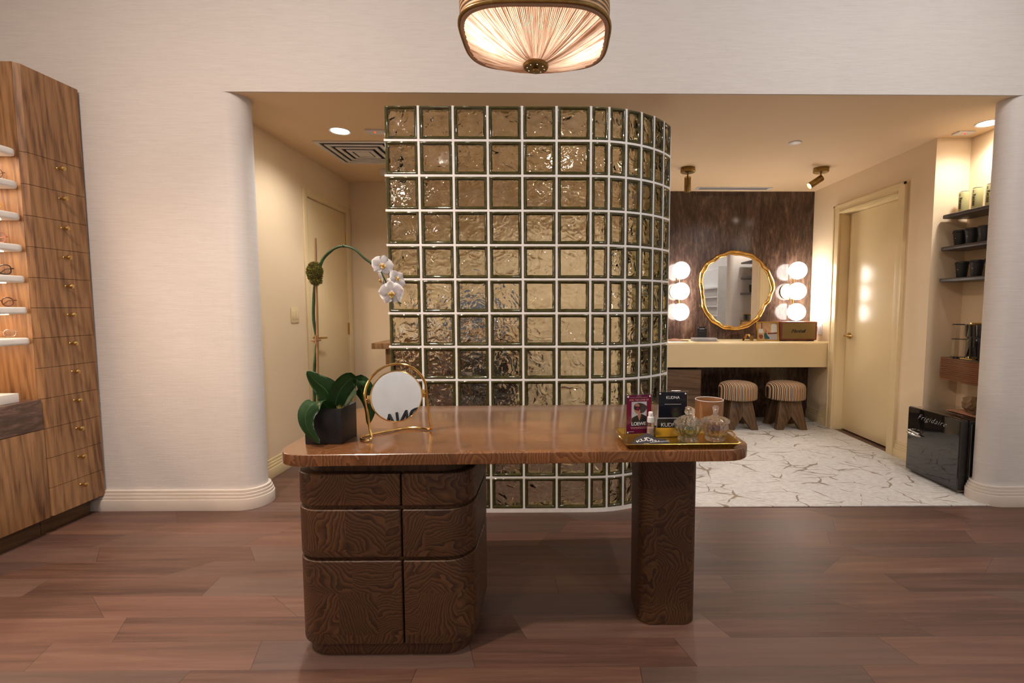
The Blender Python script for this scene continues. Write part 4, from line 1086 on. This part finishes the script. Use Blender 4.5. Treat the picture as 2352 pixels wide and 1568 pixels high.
def spot(x, y, tilt_x, tilt_y, label, mat=None, glow=True):
    t = thing('ceiling_spotlight', label, 'spotlight', (x, y, H), 0, 'adjustable ceiling spotlights'); mat = mat or M['darkbrass']
    bm = new(); lathe(bm, [(0, -.0005), (.064, -.0005), (.066, -.004), (.066, -.036), (.062, -.040), (0, -.040)], 36); obj('canopy', bm, mat, t)
    bm = new(); tube(bm, [(0, 0, -.04), (0, 0, -.085)], .007, 10); obj('arm', bm, mat, t)
    rot = RX(tilt_x) @ RY(tilt_y)
    bm = new(); lathe(bm, [(0, .012), (.028, .012), (.030, .008), (.030, -.118), (.028, -.122), (.026, -.112), (0, -.112)], 32)
    for v_ in bm.verts: v_.co = rot @ v_.co + Vector((0, 0, -.092))
    h_ = obj('lamp_head', bm, mat, t)
    bm = new(); lathe(bm, [(0, -.1125), (.024, -.1125), (.024, -.1135), (0, -.1135)], 24)
    for v_ in bm.verts: v_.co = rot @ v_.co + Vector((0, 0, -.092))
    obj('lit_lens', bm, M['disc'], h_)
    return t
spot(1.234, 4.505, .55, -.14, 'brass ceiling spotlight near the glass block wall, tipped toward the mirror wall')
spot(2.451, 4.492, .10, .98, 'brass ceiling spotlight near the right wall, tilted sharply to the left')
spot(-1.54, 4.62, -.5, -.35, 'pale ceiling spotlight peeking out left of the glass block wall', M['whiteplastic'])

# ------------------------------------------------------------------ vanity
va = thing('vanity_counter', 'cream glossy vanity counter with deep rounded front under the gold mirror', 'counter', (1.96, 5.2, 0))
bm = new(); pts = [(4.985, .628), (5.388, .628), (5.388, .895)] + [(4.985 + .035 - .035 * math.sin(a), .895 - .035 + .035 * math.cos(a)) for a in [PI / 2 * i / 8 for i in range(9)]]
A_ = [bm.verts.new((1.06, p[0], p[1])) for p in pts]; B_ = [bm.verts.new((XR - .003, p[0], p[1])) for p in pts]; n = len(pts)
bm.faces.new(A_); bm.faces.new(B_[::-1])
for i in range(n): bm.faces.new((A_[i], A_[(i + 1) % n], B_[(i + 1) % n], B_[i]))
obj('counter_box', bm, M['creamtrim'], va, True)
vc = thing('vanity_cabinet', 'low walnut cabinet with horizontal grain under the left of the vanity counter', 'cabinet', (1.33, 5.2, 0))
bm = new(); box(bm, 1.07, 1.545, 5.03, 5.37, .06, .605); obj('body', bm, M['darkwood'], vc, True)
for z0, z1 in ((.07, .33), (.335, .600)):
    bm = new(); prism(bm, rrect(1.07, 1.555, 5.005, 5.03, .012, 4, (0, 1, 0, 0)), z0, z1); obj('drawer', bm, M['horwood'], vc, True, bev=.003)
bm = new(); box(bm, 1.09, 1.52, 5.06, 5.36, .009, .06); obj('plinth', bm, M['black'], vc, True)
def stool(x, y, label, rz=0):
    t = thing('stool', label, 'stool', (x, y, .008), rz, 'striped round stools under the vanity')
    r = .192
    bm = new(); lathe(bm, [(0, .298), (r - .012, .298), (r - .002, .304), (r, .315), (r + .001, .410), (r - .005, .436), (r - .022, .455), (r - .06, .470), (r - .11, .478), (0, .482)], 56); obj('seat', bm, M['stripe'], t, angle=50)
    for sy in (-1, 1):
        for sx in (-1, 1):
            bm = new(); yc = sy * .085
            top = [(sx * .002, .30), (sx * .088, .30)]; bot = [(sx * .078, 0), (sx * .150, 0)]
            pts = [(sx * .001, .300), (sx * .105, .300), (sx * .158, 0), (sx * .088, 0), (sx * .001, .135)]
            if sx < 0: pts = pts[::-1]
            a = [bm.verts.new((p[0], yc - .028 + (.05 * sy * (1 - p[1] / .3)), p[1])) for p in pts]; b = [bm.verts.new((p[0], yc + .028 + (.05 * sy * (1 - p[1] / .3)), p[1])) for p in pts]
            bm.faces.new(a); bm.faces.new(b[::-1])
            for i in range(5): bm.faces.new((a[i], a[(i + 1) % 5], b[(i + 1) % 5], b[i]))
            obj('leg', bm, M['stoolwood'], t, bev=.003)
stool(1.925, 4.965, 'left striped round stool with walnut splayed legs, beside the walnut vanity cabinet')
stool(2.425, 4.965, 'right striped round stool with walnut splayed legs, near the cream door wall')
# organic mirror
mr = thing('wall_mirror', 'round wavy-edged hammered gold wall mirror on the dark stone wall', 'mirror', (2.018, 5.36, .99))
def org(a): return 1 + .035 * math.sin(3 * a + .6) + .02 * math.sin(5 * a + 1.) + .012 * math.cos(7 * a)
def mp_(a, rx, rz): s = org(a); return (rx * s * math.cos(a), rz * s * math.sin(a) + .452)
NM = 160
bm = new(); rings = []
for k in range(NM):
    a = 2 * PI * k / NM; w = .028 + .006 * math.sin(9 * a) * math.sin(4 * a + 1); nb = .0032 * math.sin(13 * a + math.sin(3 * a) * 2) + .0022 * math.sin(21 * a + 2 + math.sin(2 * a))
    cx_, cz_ = mp_(a, .392 + nb, .415 + nb); dx, dz = mp_(a, .42, .443); d = Vector((dx - cx_, 0, dz - cz_)).normalized()
    rings.append([bm.verts.new(Vector((cx_, -.006, cz_)) + d * w * math.cos(b) * .9 + Vector((0, -1, 0)) * (w * .75 + nb * 1.5) * math.sin(b)) for b in [2 * PI * j / 12 for j in range(12)]])
for k in range(NM):
    a, b = rings[k], rings[(k + 1) % NM]
    for j in range(12): bm.faces.new((a[j], a[(j + 1) % 12], b[(j + 1) % 12], b[j]))
obj('frame', bm, M['goldleaf'], mr, angle=60)
bm = new(); v_ = []
for k in range(NM):
    a = 2 * PI * k / NM; q = mp_(a, .385, .408); v_.append((q[0], -.007, q[1]))
slab(bm, v_, (0, .003, 0)); obj('mirror_glass', bm, M['mirror'], mr)
def sconce(x, label):
    t = thing('wall_sconce', label, 'wall lamp', (x, YS, 1.08), 0, 'three-globe wall lamps beside the mirror')
    bm = new(); lathe(bm, [(0, 0), (.088, 0), (.088, .016), (0, .016)], 40); bmesh.ops.rotate(bm, verts=bm.verts, matrix=RX(PI / 2)); bmesh.ops.translate(bm, verts=bm.verts, vec=(-.035 if x > 2 else .0, -.002, .345)); obj('back_plate', bm, M['gold'], t)
    bm = new(); tube(bm, [(0, -.055, .03), (0, -.055, .64)], .008, 10); tube(bm, [(0, -.002, .345), (0, -.055, .345)], .010, 10); obj('stem', bm, M['gold'], t)
    for z in (.120, .345, .568):
        bm = new(); sphere(bm, (0, -.142, z), .093, 36); g_ = obj('globe', bm, M['globe'], t)
    return t
sconce(1.385, 'brass wall lamp with three lit white globes left of the gold mirror')
sconce(2.652, 'brass wall lamp with three lit white globes right of the gold mirror')
CZ = .8955
# speaker
spk = thing('bluetooth_speaker', 'red-brown leather speaker with a woven gold grille on the vanity counter', 'speaker', (2.606, 5.085, CZ), -.03)
bm = new(); box(bm, -.192, .192, 0, .15, .008, .205); obj('cabinet', bm, M['leather'], spk, bev=.014, seg=4)
bm = new(); box(bm, -.176, .168, -.003, .004, .024, .190); gr_ = obj('grille', bm, M['grille'], spk, bev=.003)
text('script_lettering', 'Marshall', .052, M['black'], spk, (-.012, -.0045, .104), FACE, .0008, shear=.35, space=.85)
for sx in (-.15, .15):
    bm = new(); box(bm, sx - .02, sx + .02, .02, .13, 0, .009); obj('foot', bm, M['black'], spk)
bm = new(); lathe(bm, [(0, 0), (.008, 0), (.008, .008), (0, .009)], 16, c=(.11, .07, .205)); obj('knob', bm, M['gold'], spk)
# picture frame
pf = thing('photo_frame', 'thin gold photo frame leaning beside the speaker on the vanity counter', 'photo frame', (2.288, 5.10, CZ), .04)
def lean(bm, a=-.10):
    for v_ in bm.verts: v_.co = RX(a) @ v_.co
    return bm
bm = new()
for q in ((-.118, -.108, 0, .205), (.108, .118, 0, .205), (-.108, .108, 0, .010), (-.108, .108, .195, .205)): box(bm, q[0], q[1], 0, .018, q[2], q[3])
obj('frame', lean(bm), M['goldsat'], pf)
bm = new(); box(bm, -.108, .108, .008, .014, .010, .195); obj('print', lean(bm), M['printwarm'], pf)
def leanflat(name, pts, y_, mat):
    o = flat(pf, name, pts, y_, mat); o.data.transform(RX(-.10).to_4x4()); return o
leanflat('printed_lampshade', [(-.106, .085), (-.045, .085), (-.055, .128), (-.100, .128)], .0075, M['inkwhite'])
leanflat('printed_window', [(.035, .09), (.10, .09), (.10, .165), (.085, .178), (.05, .178), (.038, .165)], .0075, M['inkwhite'])
leanflat('printed_curtain', [(-.07, .13), (-.06, .13), (-.06, .194), (-.07, .194)], .0075, M['leather'])
leanflat('printed_dress', [(-.035, .02), (.02, .02), (.015, .04), (-.005, .06), (-.015, .088), (-.035, .085), (-.042, .06)], .0072, M['teal'])
leanflat('printed_head', ell(-.022, .103, .014, .018), .0068, M['copper'])
leanflat('printed_table', [(.0, .012), (.10, .012), (.10, .075), (.0, .070)], .0075, M['greyprint'])
leanflat('printed_crowd', [(.0, .070), (.10, .075), (.10, .092), (.05, .085), (.0, .088)], .0072, M['leather'])
leanflat('printed_dog', ell(-.075, .045, .022, .026, wob=.1), .0072, M['leather'])
bm = new()
T3 = [(-.052, 0), (.052, 0), (.010, .072), (-.010, .072)]
for (a, b) in ((0, 1), (1, 2), (3, 0)):
    p, q = T3[a], T3[b]; d = Vector((q[0] - p[0], q[1] - p[1])).normalized(); nn = Vector((-d.y, d.x)) * .003
    prism(bm, [(p[0], p[1]), (q[0], q[1]), (q[0] + nn.x, q[1] + nn.y), (p[0] + nn.x, p[1] + nn.y)], 0, .05)
bmesh.ops.rotate(bm, verts=bm.verts, matrix=RX(PI / 2)); bmesh.ops.translate(bm, verts=bm.verts, vec=(2.07, 5.13, CZ + .0005))
box(bm, 2.078, 2.118, 5.072, 5.078, CZ + .002, CZ + .055)
tag(obj('triangular_clock', bm, M['gold']), 'tiny triangular gold desk ornament between the acrylic tray and the photo frame', 'ornament')
s3 = thing('sign_stand', 'small charcoal card in a clear stand behind the white acrylic tray on the vanity', 'sign stand', (1.608, 5.20, CZ), .04)
bm = new(); box(bm, -.056, .056, 0, .01, 0, .148); obj('acrylic_block', bm, M['acrylic'], s3, bev=.001)
bm = new(); quadxz(bm, -.050, .054, .006, .145, -.0004); obj('card', bm, M['inkblack'], s3)
kudna(s3, .016, M['inkwhite'], (.002, -.001, .124), FACE); textblock(s3, -.028, .03, .098, -.0009, 1, M['greyprint'], seed=22)
for sx in (-.04, .044):
    bm = new(); sphere(bm, (sx, -.001, .134), .004, 8); obj('stud', bm, M['whiteplastic'], s3)
bm = new(); prism(bm, rrect(1.467, 1.726, 5.02, 5.15, .03), CZ, CZ + .034); tag(obj('acrylic_tray', bm, pm('frosted_acrylic', (.85, .82, .85), None, 10., .15, **{'Transmission Weight': .55}), bev=.004), 'low frosted white acrylic tray at the front of the vanity counter', 'tray')
bm = new(); g_ = []
for i in range(13):
    for j in range(5):
        u, v_ = i / 12, j / 4; g_.append(bm.verts.new((1.23 + .21 * u, 5.05 + .12 * v_, CZ + .002 + .024 * math.sin(PI * min(1, u * 1.2)) * (.5 + .5 * v_) * (1 - u * .5))))
for i in range(12):
    for j in range(4): a = i * 5 + j; bm.faces.new((g_[a], g_[a + 5], g_[a + 6], g_[a + 1]))
bmesh.ops.solidify(bm, geom=bm.faces[:], thickness=.002)
tag(obj('folded_cloth', bm, M['copper'], angle=60), 'copper-edged folded cloth on the vanity next to the glass block wall', 'cloth')
ot = thing('wall_outlet', 'white wall outlet with a black plug behind the speaker', 'outlet', (XR, 5.20, 1.015))
bm = new(); box(bm, -.006, -.0005, -.065, .065, -.06, .06); obj('plate', bm, M['white'], ot, bev=.002)
bm = new(); box(bm, -.009, -.006, -.045, -.012, -.035, .035); box(bm, -.009, -.006, .012, .045, -.035, .035); obj('socket', bm, M['whiteplastic'], ot)
bm = new(); lathe(bm, [(0, 0), (.011, 0), (.012, .02), (.005, .034), (0, .035)], 14); bmesh.ops.rotate(bm, verts=bm.verts, matrix=RY(-PI / 2)); bmesh.ops.translate(bm, verts=bm.verts, vec=(-.009, .028, .018)); 
tube(bm, smooth([(-.04, .028, .018), (-.09, .015, .014), (-.17, .02, -.02), (-.20, .10, -.05), (-.23, .12, -.09)], 4), .003, 6)
pl_ = obj('power_cord', bm, M['black'], None); pl_.location = ot.location; tag(pl_, 'black plug and thin cable running from the wall outlet to the speaker', 'cable', origin=False)
sw = thing('light_switch', 'cream double light switch plate on the left alcove wall beside the door', 'light switch', (XL, 3.92, 1.19))
bm = new(); box(bm, .0005, .006, -.058, .058, -.059, .059); obj('plate', bm, M['creamtrim'], sw, bev=.002)
for sy in (-.024, .024):
    bm = new(); box(bm, .006, .009, sy - .016, sy + .016, -.033, .033); obj('rocker', bm, M['creamtrim'], sw, bev=.001)

# ------------------------------------------------------------------ niche
for z, w_ in ((1.915, 'top'), (1.677, 'middle'), (1.442, 'lowest')):
    bm = new(); prism(bm, rrect(2.925, XN - .001, 3.15, 3.672, .03, 6, (0, 0, 0, 1)), z, z + .028)
    s_ = obj('wall_shelf', bm, M['charcoal'], bev=.009, seg=3); tag(s_, {'top': 'charcoal wall shelf carrying the three cream cans', 'middle': 'middle charcoal wall shelf under the upper row of black cups', 'lowest': 'lowest charcoal wall shelf carrying black cups above the coffee machine'}[w_], 'shelf', 'charcoal niche shelves')
def can(y, label):
    t = thing('drink_can', label, 'can', (3.035, y, 1.9435), 0, 'cream cans on the top niche shelf')
    bm = new(); lathe(bm, [(0, 0), (.025, 0), (.0305, .007), (.032, .012), (.032, .148), (.027, .158)], 32); obj('can_body', bm, M['tincan'], t)
    bm = new(); lathe(bm, [(.027, .158), (.0285, .160), (.0285, .162), (.025, .161), (.024, .158), (0, .158)], 32); obj('lid', bm, M['chrome'], t)
    o = text('lettering', 'Recess', .030, M['inkblack'], t, (-.0325, -.009, .075), RZ(-PI / 2 + .25) @ RX(PI / 2) @ RZ(-PI / 2), .0006, offset=.0004)
    bm = new(); box(bm, -.0330, -.0320, -.004, .000, .125, .145); obj('printed_bar', bm, M['inkblack'], t)
for k, (y, l_) in enumerate(((3.603, 'cream drink can farthest left on the top niche shelf'), (3.489, 'middle one of the three cream drink cans on the top niche shelf'), (3.376, 'cream drink can nearest the rounded pillar on the top niche shelf'))): can(y, l_)
def cup(y, z, label, g, lid=True):
    t = thing('coffee_cup', label, 'cup', (3.03, y, z), 0, g)
    bm = new(); lathe(bm, [(0, 0), (.029, 0), (.030, .002), (.0405, .105), (0, .105)], 32); obj('cup', bm, M['black'], t)
    bm = new(); lathe(bm, [(.0425, .100), (.0445, .104), (.042, .108), (.041, .118), (.039, .120), (.036, .116), (0, .116)], 32); obj('lid', bm, M['black'], t)
    bm = new(); box(bm, -.0385, -.0362, -.012, -.004, .058, .0615); obj('printed_mark', bm, M['greyprint'], t)
for y, l_ in ((3.615, 'black paper cup at the left end of the upper cup row'), (3.512, 'black paper cup in the middle of the upper cup row'), (3.405, 'black paper cup of the upper row closest to the pillar')): cup(y, 1.7055, l_, 'black cups on the middle niche shelf')
for y, l_ in ((3.578, 'black paper cup at the left end of the lower cup row'), (3.452, 'black paper cup in the middle of the lower cup row'), (3.330, 'black paper cup of the lower row half hidden by the pillar')): cup(y, 1.4705, l_, 'black cups on the lowest niche shelf')
rs = new(); prof = []
for k in range(12):
    z = .715 + .165 * k / 12
    pts = []
    for i in range(25):
        t = i / 24; y = 3.60 - .46 * t; x = 2.925 - .0 + .012 * math.sin(t * 9) - .022 * t
        pts.append((x, y))
    pts = [(pts[0][0] + .03, 3.615)] + pts + [(XN - .001, 3.14), (XN - .001, 3.615)]
    pts2 = [(p[0] + (.006 if p[0] < 3.05 else 0), p[1]) for p in pts]
    prism(rs, pts, z + .003, z + .0110); prism(rs, pts2, z, z + .0137)
tag(obj('ribbed_shelf', rs, M['rust']), 'rust-brown ribbed wavy floating shelf under the coffee machine', 'shelf')
cmz = .8795
cm = thing('coffee_machine', 'black capsule coffee machine with clear water tank and brass lever in the niche', 'coffee machine', (2.995, 3.388, cmz))
bm = new(); prism(bm, rrect(-.085, .09, -.17, .048, .04), .0, .01); lathe(bm, [(0, .01), (.075, .01), (.078, .02), (.078, .165), (.085, .17), (.088, .25), (.084, .256), (0, .256)], 40, c=(0, -.04, 0)); obj('body', bm, M['blackgloss'], cm)
bm = new(); box(bm, -.095, .03, -.075, -.055, .255, .268); obj('lever', bm, M['gold'], cm, bev=.003)
bm = new(); prism(bm, rrect(-.11, -.07, -.1, .0, .01), .012, .018); obj('drip_tray', bm, M['gold'], cm)
bm = new()
lathe(bm, [(0, .016), (.052, .016), (.052, .248), (.050, .250), (.049, .248), (.049, .020), (0, .020)], 36, c=(-.01, .112, 0)); obj('water_tank', bm, M['glass'], cm)
bm = new(); lathe(bm, [(0, .0), (.056, .0), (.056, .015), (0, .0155)], 36, c=(-.01, .112, 0)); obj('tank_base', bm, M['blackgloss'], cm)
bm = new(); lathe(bm, [(.0525, .140), (.0535, .142), (.0525, .144)], 36, c=(-.01, .112, 0)); lathe(bm, [(.0505, .246), (.0535, .248), (.0535, .252), (.0505, .252)], 36, c=(-.01, .112, 0)); obj('tank_band', bm, M['black'], cm)
# fridge
fg = thing('mini_fridge', 'small retro gloss-black fridge with chrome latch handle by the right pillar', 'fridge', (2.92, 3.365, .008))
bm = new(); box(bm, 2.762, 3.125, 3.128, 3.600, .022, .505); obj('body', bm, M['blackgloss'], fg, True, bev=.006)
bm = new(); box(bm, 2.702, 2.756, 3.128, 3.602, .024, .508); fd = obj('door', bm, M['blackgloss'], fg, True, bev=.012, seg=3)
bm = new(); box(bm, 2.757, 2.7615, 3.135, 3.595, .03, .50); obj('door_seal', bm, M['black'], fg, True)
bm = new(); box(bm, 2.765, 3.12, 3.1265, 3.1275, .03, .495); box(bm, 2.775, 2.781, 3.1255, 3.127, .05, .48); obj('side_strip', bm, M['chrome'], fg, True)
o = bpy.data.objects['side_strip']; bm = new(); box(bm, 2.774, 2.780, 3.1245, 3.128, .05, .48); box(bm, 2.705, 3.0, 3.1245, 3.128, .026, .030); bm.to_mesh(o.data); bm.free(); o.data.transform(Matrix.Translation(-Vector(fg.location)))
for y in (3.16, 3.57):
    bm = new(); lathe(bm, [(0, 0), (.014, 0), (.014, .015), (0, .015)], 16, c=(2.80, y, .0085)); obj('foot', bm, M['chrome'], fg, True)
bm = new(); tube(bm, smooth([(2.700, 3.560, .338), (2.672, 3.555, .338), (2.668, 3.50, .337), (2.685, 3.475, .330), (2.700, 3.47, .325)], 4), .005, 8)
v_ = bmesh.ops.create_uvsphere(bm, u_segments=20, v_segments=10, radius=1)['verts']
for q in v_: q.co = Vector((2.690 + q.co.x * .015, 3.520 + q.co.y * .075, .310 + q.co.z * .011 - q.co.y * .0))
obj('latch_handle', bm, M['chrome'], fd, True)
o = text('script_lettering', 'Frigidaire', .054, M['silverink'], fd, (2.7005, 3.375, .448), RZ(-PI / 2) @ RX(PI / 2), .0012, shear=.62, space=1.22, offset=-.0013, world=True)
o = bpy.data.meshes
bm = new(); rnd = random.Random(5)
v_ = bmesh.ops.create_icosphere(bm, subdivisions=3, radius=1)['verts']
for q in v_:
    k = 1 + .35 * mnoise.noise(q.co * 1.7 + Vector((3, 1, 2))) + .15 * mnoise.cell(q.co * 3)
    q.co = Vector((2.955 + q.co.x * .075 * k, 3.300 + q.co.y * .09 * k, .513 + .058 + max(-.055, q.co.z * .062 * k)))
tag(obj('paper_bag', bm, M['brownpaper'], angle=8), 'crumpled brown paper bag on top of the black fridge', 'paper bag')
bm = new(); box(bm, 2.86, 3.11, 3.17, 3.44, .509, .5145); tag(obj('flat_box', bm, M['copper'], bev=.001), 'flat brown cardboard sheet under the paper bag on the fridge', 'cardboard')

# ------------------------------------------------------------------ back-left desk behind the glass
bdk = thing('exam_table', 'wooden counter end peeking out left of the glass block wall behind the mirror', 'table', (-.9, 4.7, 0))
bm = new(); box(bm, -1.66, -.25, 4.42, 5.04, .872, .925); obj('table_top', bm, M['walnut'], bdk, True, bev=.003)
bm = new(); box(bm, -1.56, -.35, 4.50, 5.03, .72, .871); obj('apron', bm, M['walnut'], bdk, True)
bm = new(); box(bm, -1.52, -.40, 4.55, 5.03, .0, .72); obj('cabinet', bm, M['stone2'], bdk, True)
mo = thing('monitor', 'blue-grey screen seen distorted through the glass blocks', 'monitor', (-.75, 4.75, .9255))
bm = new(); box(bm, -.27, .27, 0, .03, .10, .42); box(bm, -.03, .03, .01, .04, 0, .12); box(bm, -.1, .1, -.06, .08, 0, .012); obj('screen', bm, M['bluegrey'], mo, bev=.004)
bm = new(); box(bm, -1.35, -1.15, 4.6, 4.9, .9255, 1.12); tag(obj('white_case', bm, M['white'], bev=.01), 'white case seen distorted through the lower glass blocks', 'case')
ch_ = thing('office_chair', 'dark chair seen distorted through the low glass blocks', 'chair', (-.55, 4.1, 0))
bm = new(); box(bm, -.22, .22, -.22, .22, .42, .48); obj('seat', bm, M['black'], ch_, bev=.02)
bm = new(); box(bm, -.21, .21, -.25, -.21, .52, .90); obj('backrest', bm, M['black'], ch_, bev=.02)
bm = new(); tube(bm, [(0, 0, .06), (0, 0, .42)], .02, 10)
for k in range(5): a = k * 2 * PI / 5; tube(bm, [(0, 0, .07), (.24 * math.cos(a), .24 * math.sin(a), .035)], .014, 8)
obj('base', bm, M['chrome'], ch_)
for k in range(5):
    a = k * 2 * PI / 5; bm = new(); sphere(bm, (.24 * math.cos(a), .24 * math.sin(a), .025), .025, 10); obj('caster', bm, M['black'], ch_)
tube_ = None
# ------------------------------------------------------------------ main room, seen only in the mirrors
dsp = thing('eyewear_wall_display', 'white shelving with eyeglasses reflected in the gold wall mirror', 'shelf unit', (3.66, -.2, 0))
bm = new(); box(bm, 3.45, 3.69, -1.0, .55, 0, .8); box(bm, 3.66, 3.69, -1.0, .55, .8, 2.1); box(bm, 3.45, 3.69, .55, .58, 0, 2.1); obj('unit', bm, M['white'], dsp, True)
for z in (1.05, 1.25, 1.45, 1.65): 
    bm = new(); box(bm, 3.48, 3.655, -1.0, .545, z, z + .03); obj('shelf', bm, M['white'], dsp, True)
om = thing('oval_mirror', 'tall black-framed oval mirror reflected in the gold wall mirror', 'mirror', (3.685, .95, 1.1))
bm = new(); pts = [(.0, math.copysign(.10, math.cos(a)) * abs(math.cos(a)) ** .9, .35 + .35 * math.copysign(abs(math.sin(a)) ** .75, math.sin(a))) for a in [2 * PI * i / 48 for i in range(48)]]
tube(bm, pts, .010, 8, closed=True); obj('frame', bm, M['black'], om)
bm = new(); slab(bm, [(.0, p[1], p[2]) for p in pts], (.003, 0, 0)); obj('mirror_glass', bm, M['mirror'], om)
sgn = thing('wall_sign', 'large black raised letters on the white wall, reflected in the table mirror', 'sign', (3.695, -1.42, 1.2))
SIGN = text('lettering', 'KUDNA', .32, M['inkblack'], sgn, (-.015, 0, .10), RZ(-PI / 2) @ RX(PI / 2), .012, space=.95)

# ------------------------------------------------------------------ lights
def spotl(name, loc, target, energy, size=150, blend=.6, col=(1, .84, .66), r=.05):
    l = bpy.data.lights.new(name, 'SPOT'); l.energy = energy; l.spot_size = math.radians(size); l.spot_blend = blend; l.color = col; l.shadow_soft_size = r
    o = bpy.data.objects.new(name, l); COL.objects.link(o); o.location = loc
    o.rotation_euler = (Vector(target) - Vector(loc)).to_track_quat('-Z', 'Y').to_euler(); return o
def pointl(name, loc, energy, col, r=.03):
    l = bpy.data.lights.new(name, 'POINT'); l.energy = energy; l.color = col; l.shadow_soft_size = r
    o = bpy.data.objects.new(name, l); COL.objects.link(o); o.location = loc; return o
warm = (1, .96, .92)
for x, y, e in ((-1.534, 3.60, 54), (3.004, 3.402, 29), (.05, 4.15, 58)):
    spotl('downlight_beam', (x, y, H - .01), (x, y, 0), e, 150, .8, warm)
spotl('spot_beam', (1.21, 4.56, 2.33), (1.9, 5.4, 1.5), 12, 70, .5, warm)
spotl('spot_beam', (2.36, 4.49, 2.35), (1.6, 4.3, 1.2), 16, 80, .5, warm)
spotl('spot_beam', (-1.5, 4.52, 2.33), (-1.2, 3.8, .8), 16, 110, .5, warm)
def areal(name, loc, target, energy, col, size=.14):
    l = bpy.data.lights.new(name, 'AREA'); l.shape = 'DISK'; l.size = size; l.energy = energy; l.color = col
    o = bpy.data.objects.new(name, l); COL.objects.link(o); o.location = loc
    o.rotation_euler = (Vector(target) - Vector(loc)).to_track_quat('-Z', 'Y').to_euler(); return o
neut, pinkw, coolw = (1, .93, .88), (1, .80, .66), (.93, .965, 1)
ROOM = [(2.3, 1.35, 24, neut), (-1.75, .7, 70, pinkw), (-.3, .3, 3, neut), (1.7, -1.0, 15, coolw), (-1.6, -1.2, 18, neut), (3.0, -1.6, 26, coolw)]  # second lamp is added to brighten the left floor and display
for k, (x, y, e, c_) in enumerate(ROOM):
    recessed(x, y, ['room downlight above the right of the desk', 'added room downlight brightening the left display', 'room downlight above the camera side', 'room downlight at the right rear', 'room downlight at the left rear', 'room downlight by the lettered wall'][k] + ', outside the view', M['roomdisc'], HC, .07)
    areal('room_beam', (x, y, HC - .02), (x, y, 0), e, c_)
for x, c_, e in ((-2.0, coolw, 10), (-.7, coolw, 16), (.7, coolw, 25), (2.1, coolw, 25)):   # added unseen wall washers that brighten the header
    recessed(x, 1.75, 'added wall-washer downlight brightening the wall above the opening, outside the view', M['roomdisc'], HC, .07)
    spotl('added_wash_beam', (x, 1.75, HC - .02), (x, 2.96, 2.75), e, 100, .9, c_, .06)
recessed(-1.25, 2.0, 'room downlight left of the pendant, outside the view', M['roomdisc'], HC, .05)
spotl('key_beam', (-1.25, 2.0, HC - .02), (-1.25, 1.9, 0), 160, 84, .7, (1, .88, .78), .035)
for bx, by in ((-.135, -.02), (.145, .03)):
    pointl('pendant_bulb_light', (-.060 + bx, 1.77 + by, 2.085 + ZH + .05), 4.8, (1, .84, .68), .035)

w = bpy.data.worlds.new('world'); SC.world = w; w.use_nodes = True
w.node_tree.nodes['Background'].inputs[0].default_value = (.02, .018, .016, 1)
SC.view_settings.view_transform = 'Standard'; SC.view_settings.look = 'None'; SC.view_settings.exposure = .12; SC.view_settings.gamma = 1
SC.view_settings.use_curve_mapping = False
cy_ = SC.cycles
cy_.max_bounces = 10; cy_.transmission_bounces = 10; cy_.glossy_bounces = 3; cy_.diffuse_bounces = 3; cy_.transparent_max_bounces = 12
cy_.use_adaptive_sampling = True; cy_.adaptive_threshold = .1
cy_.caustics_refractive = False; cy_.caustics_reflective = False; cy_.sample_clamp_indirect = 5.
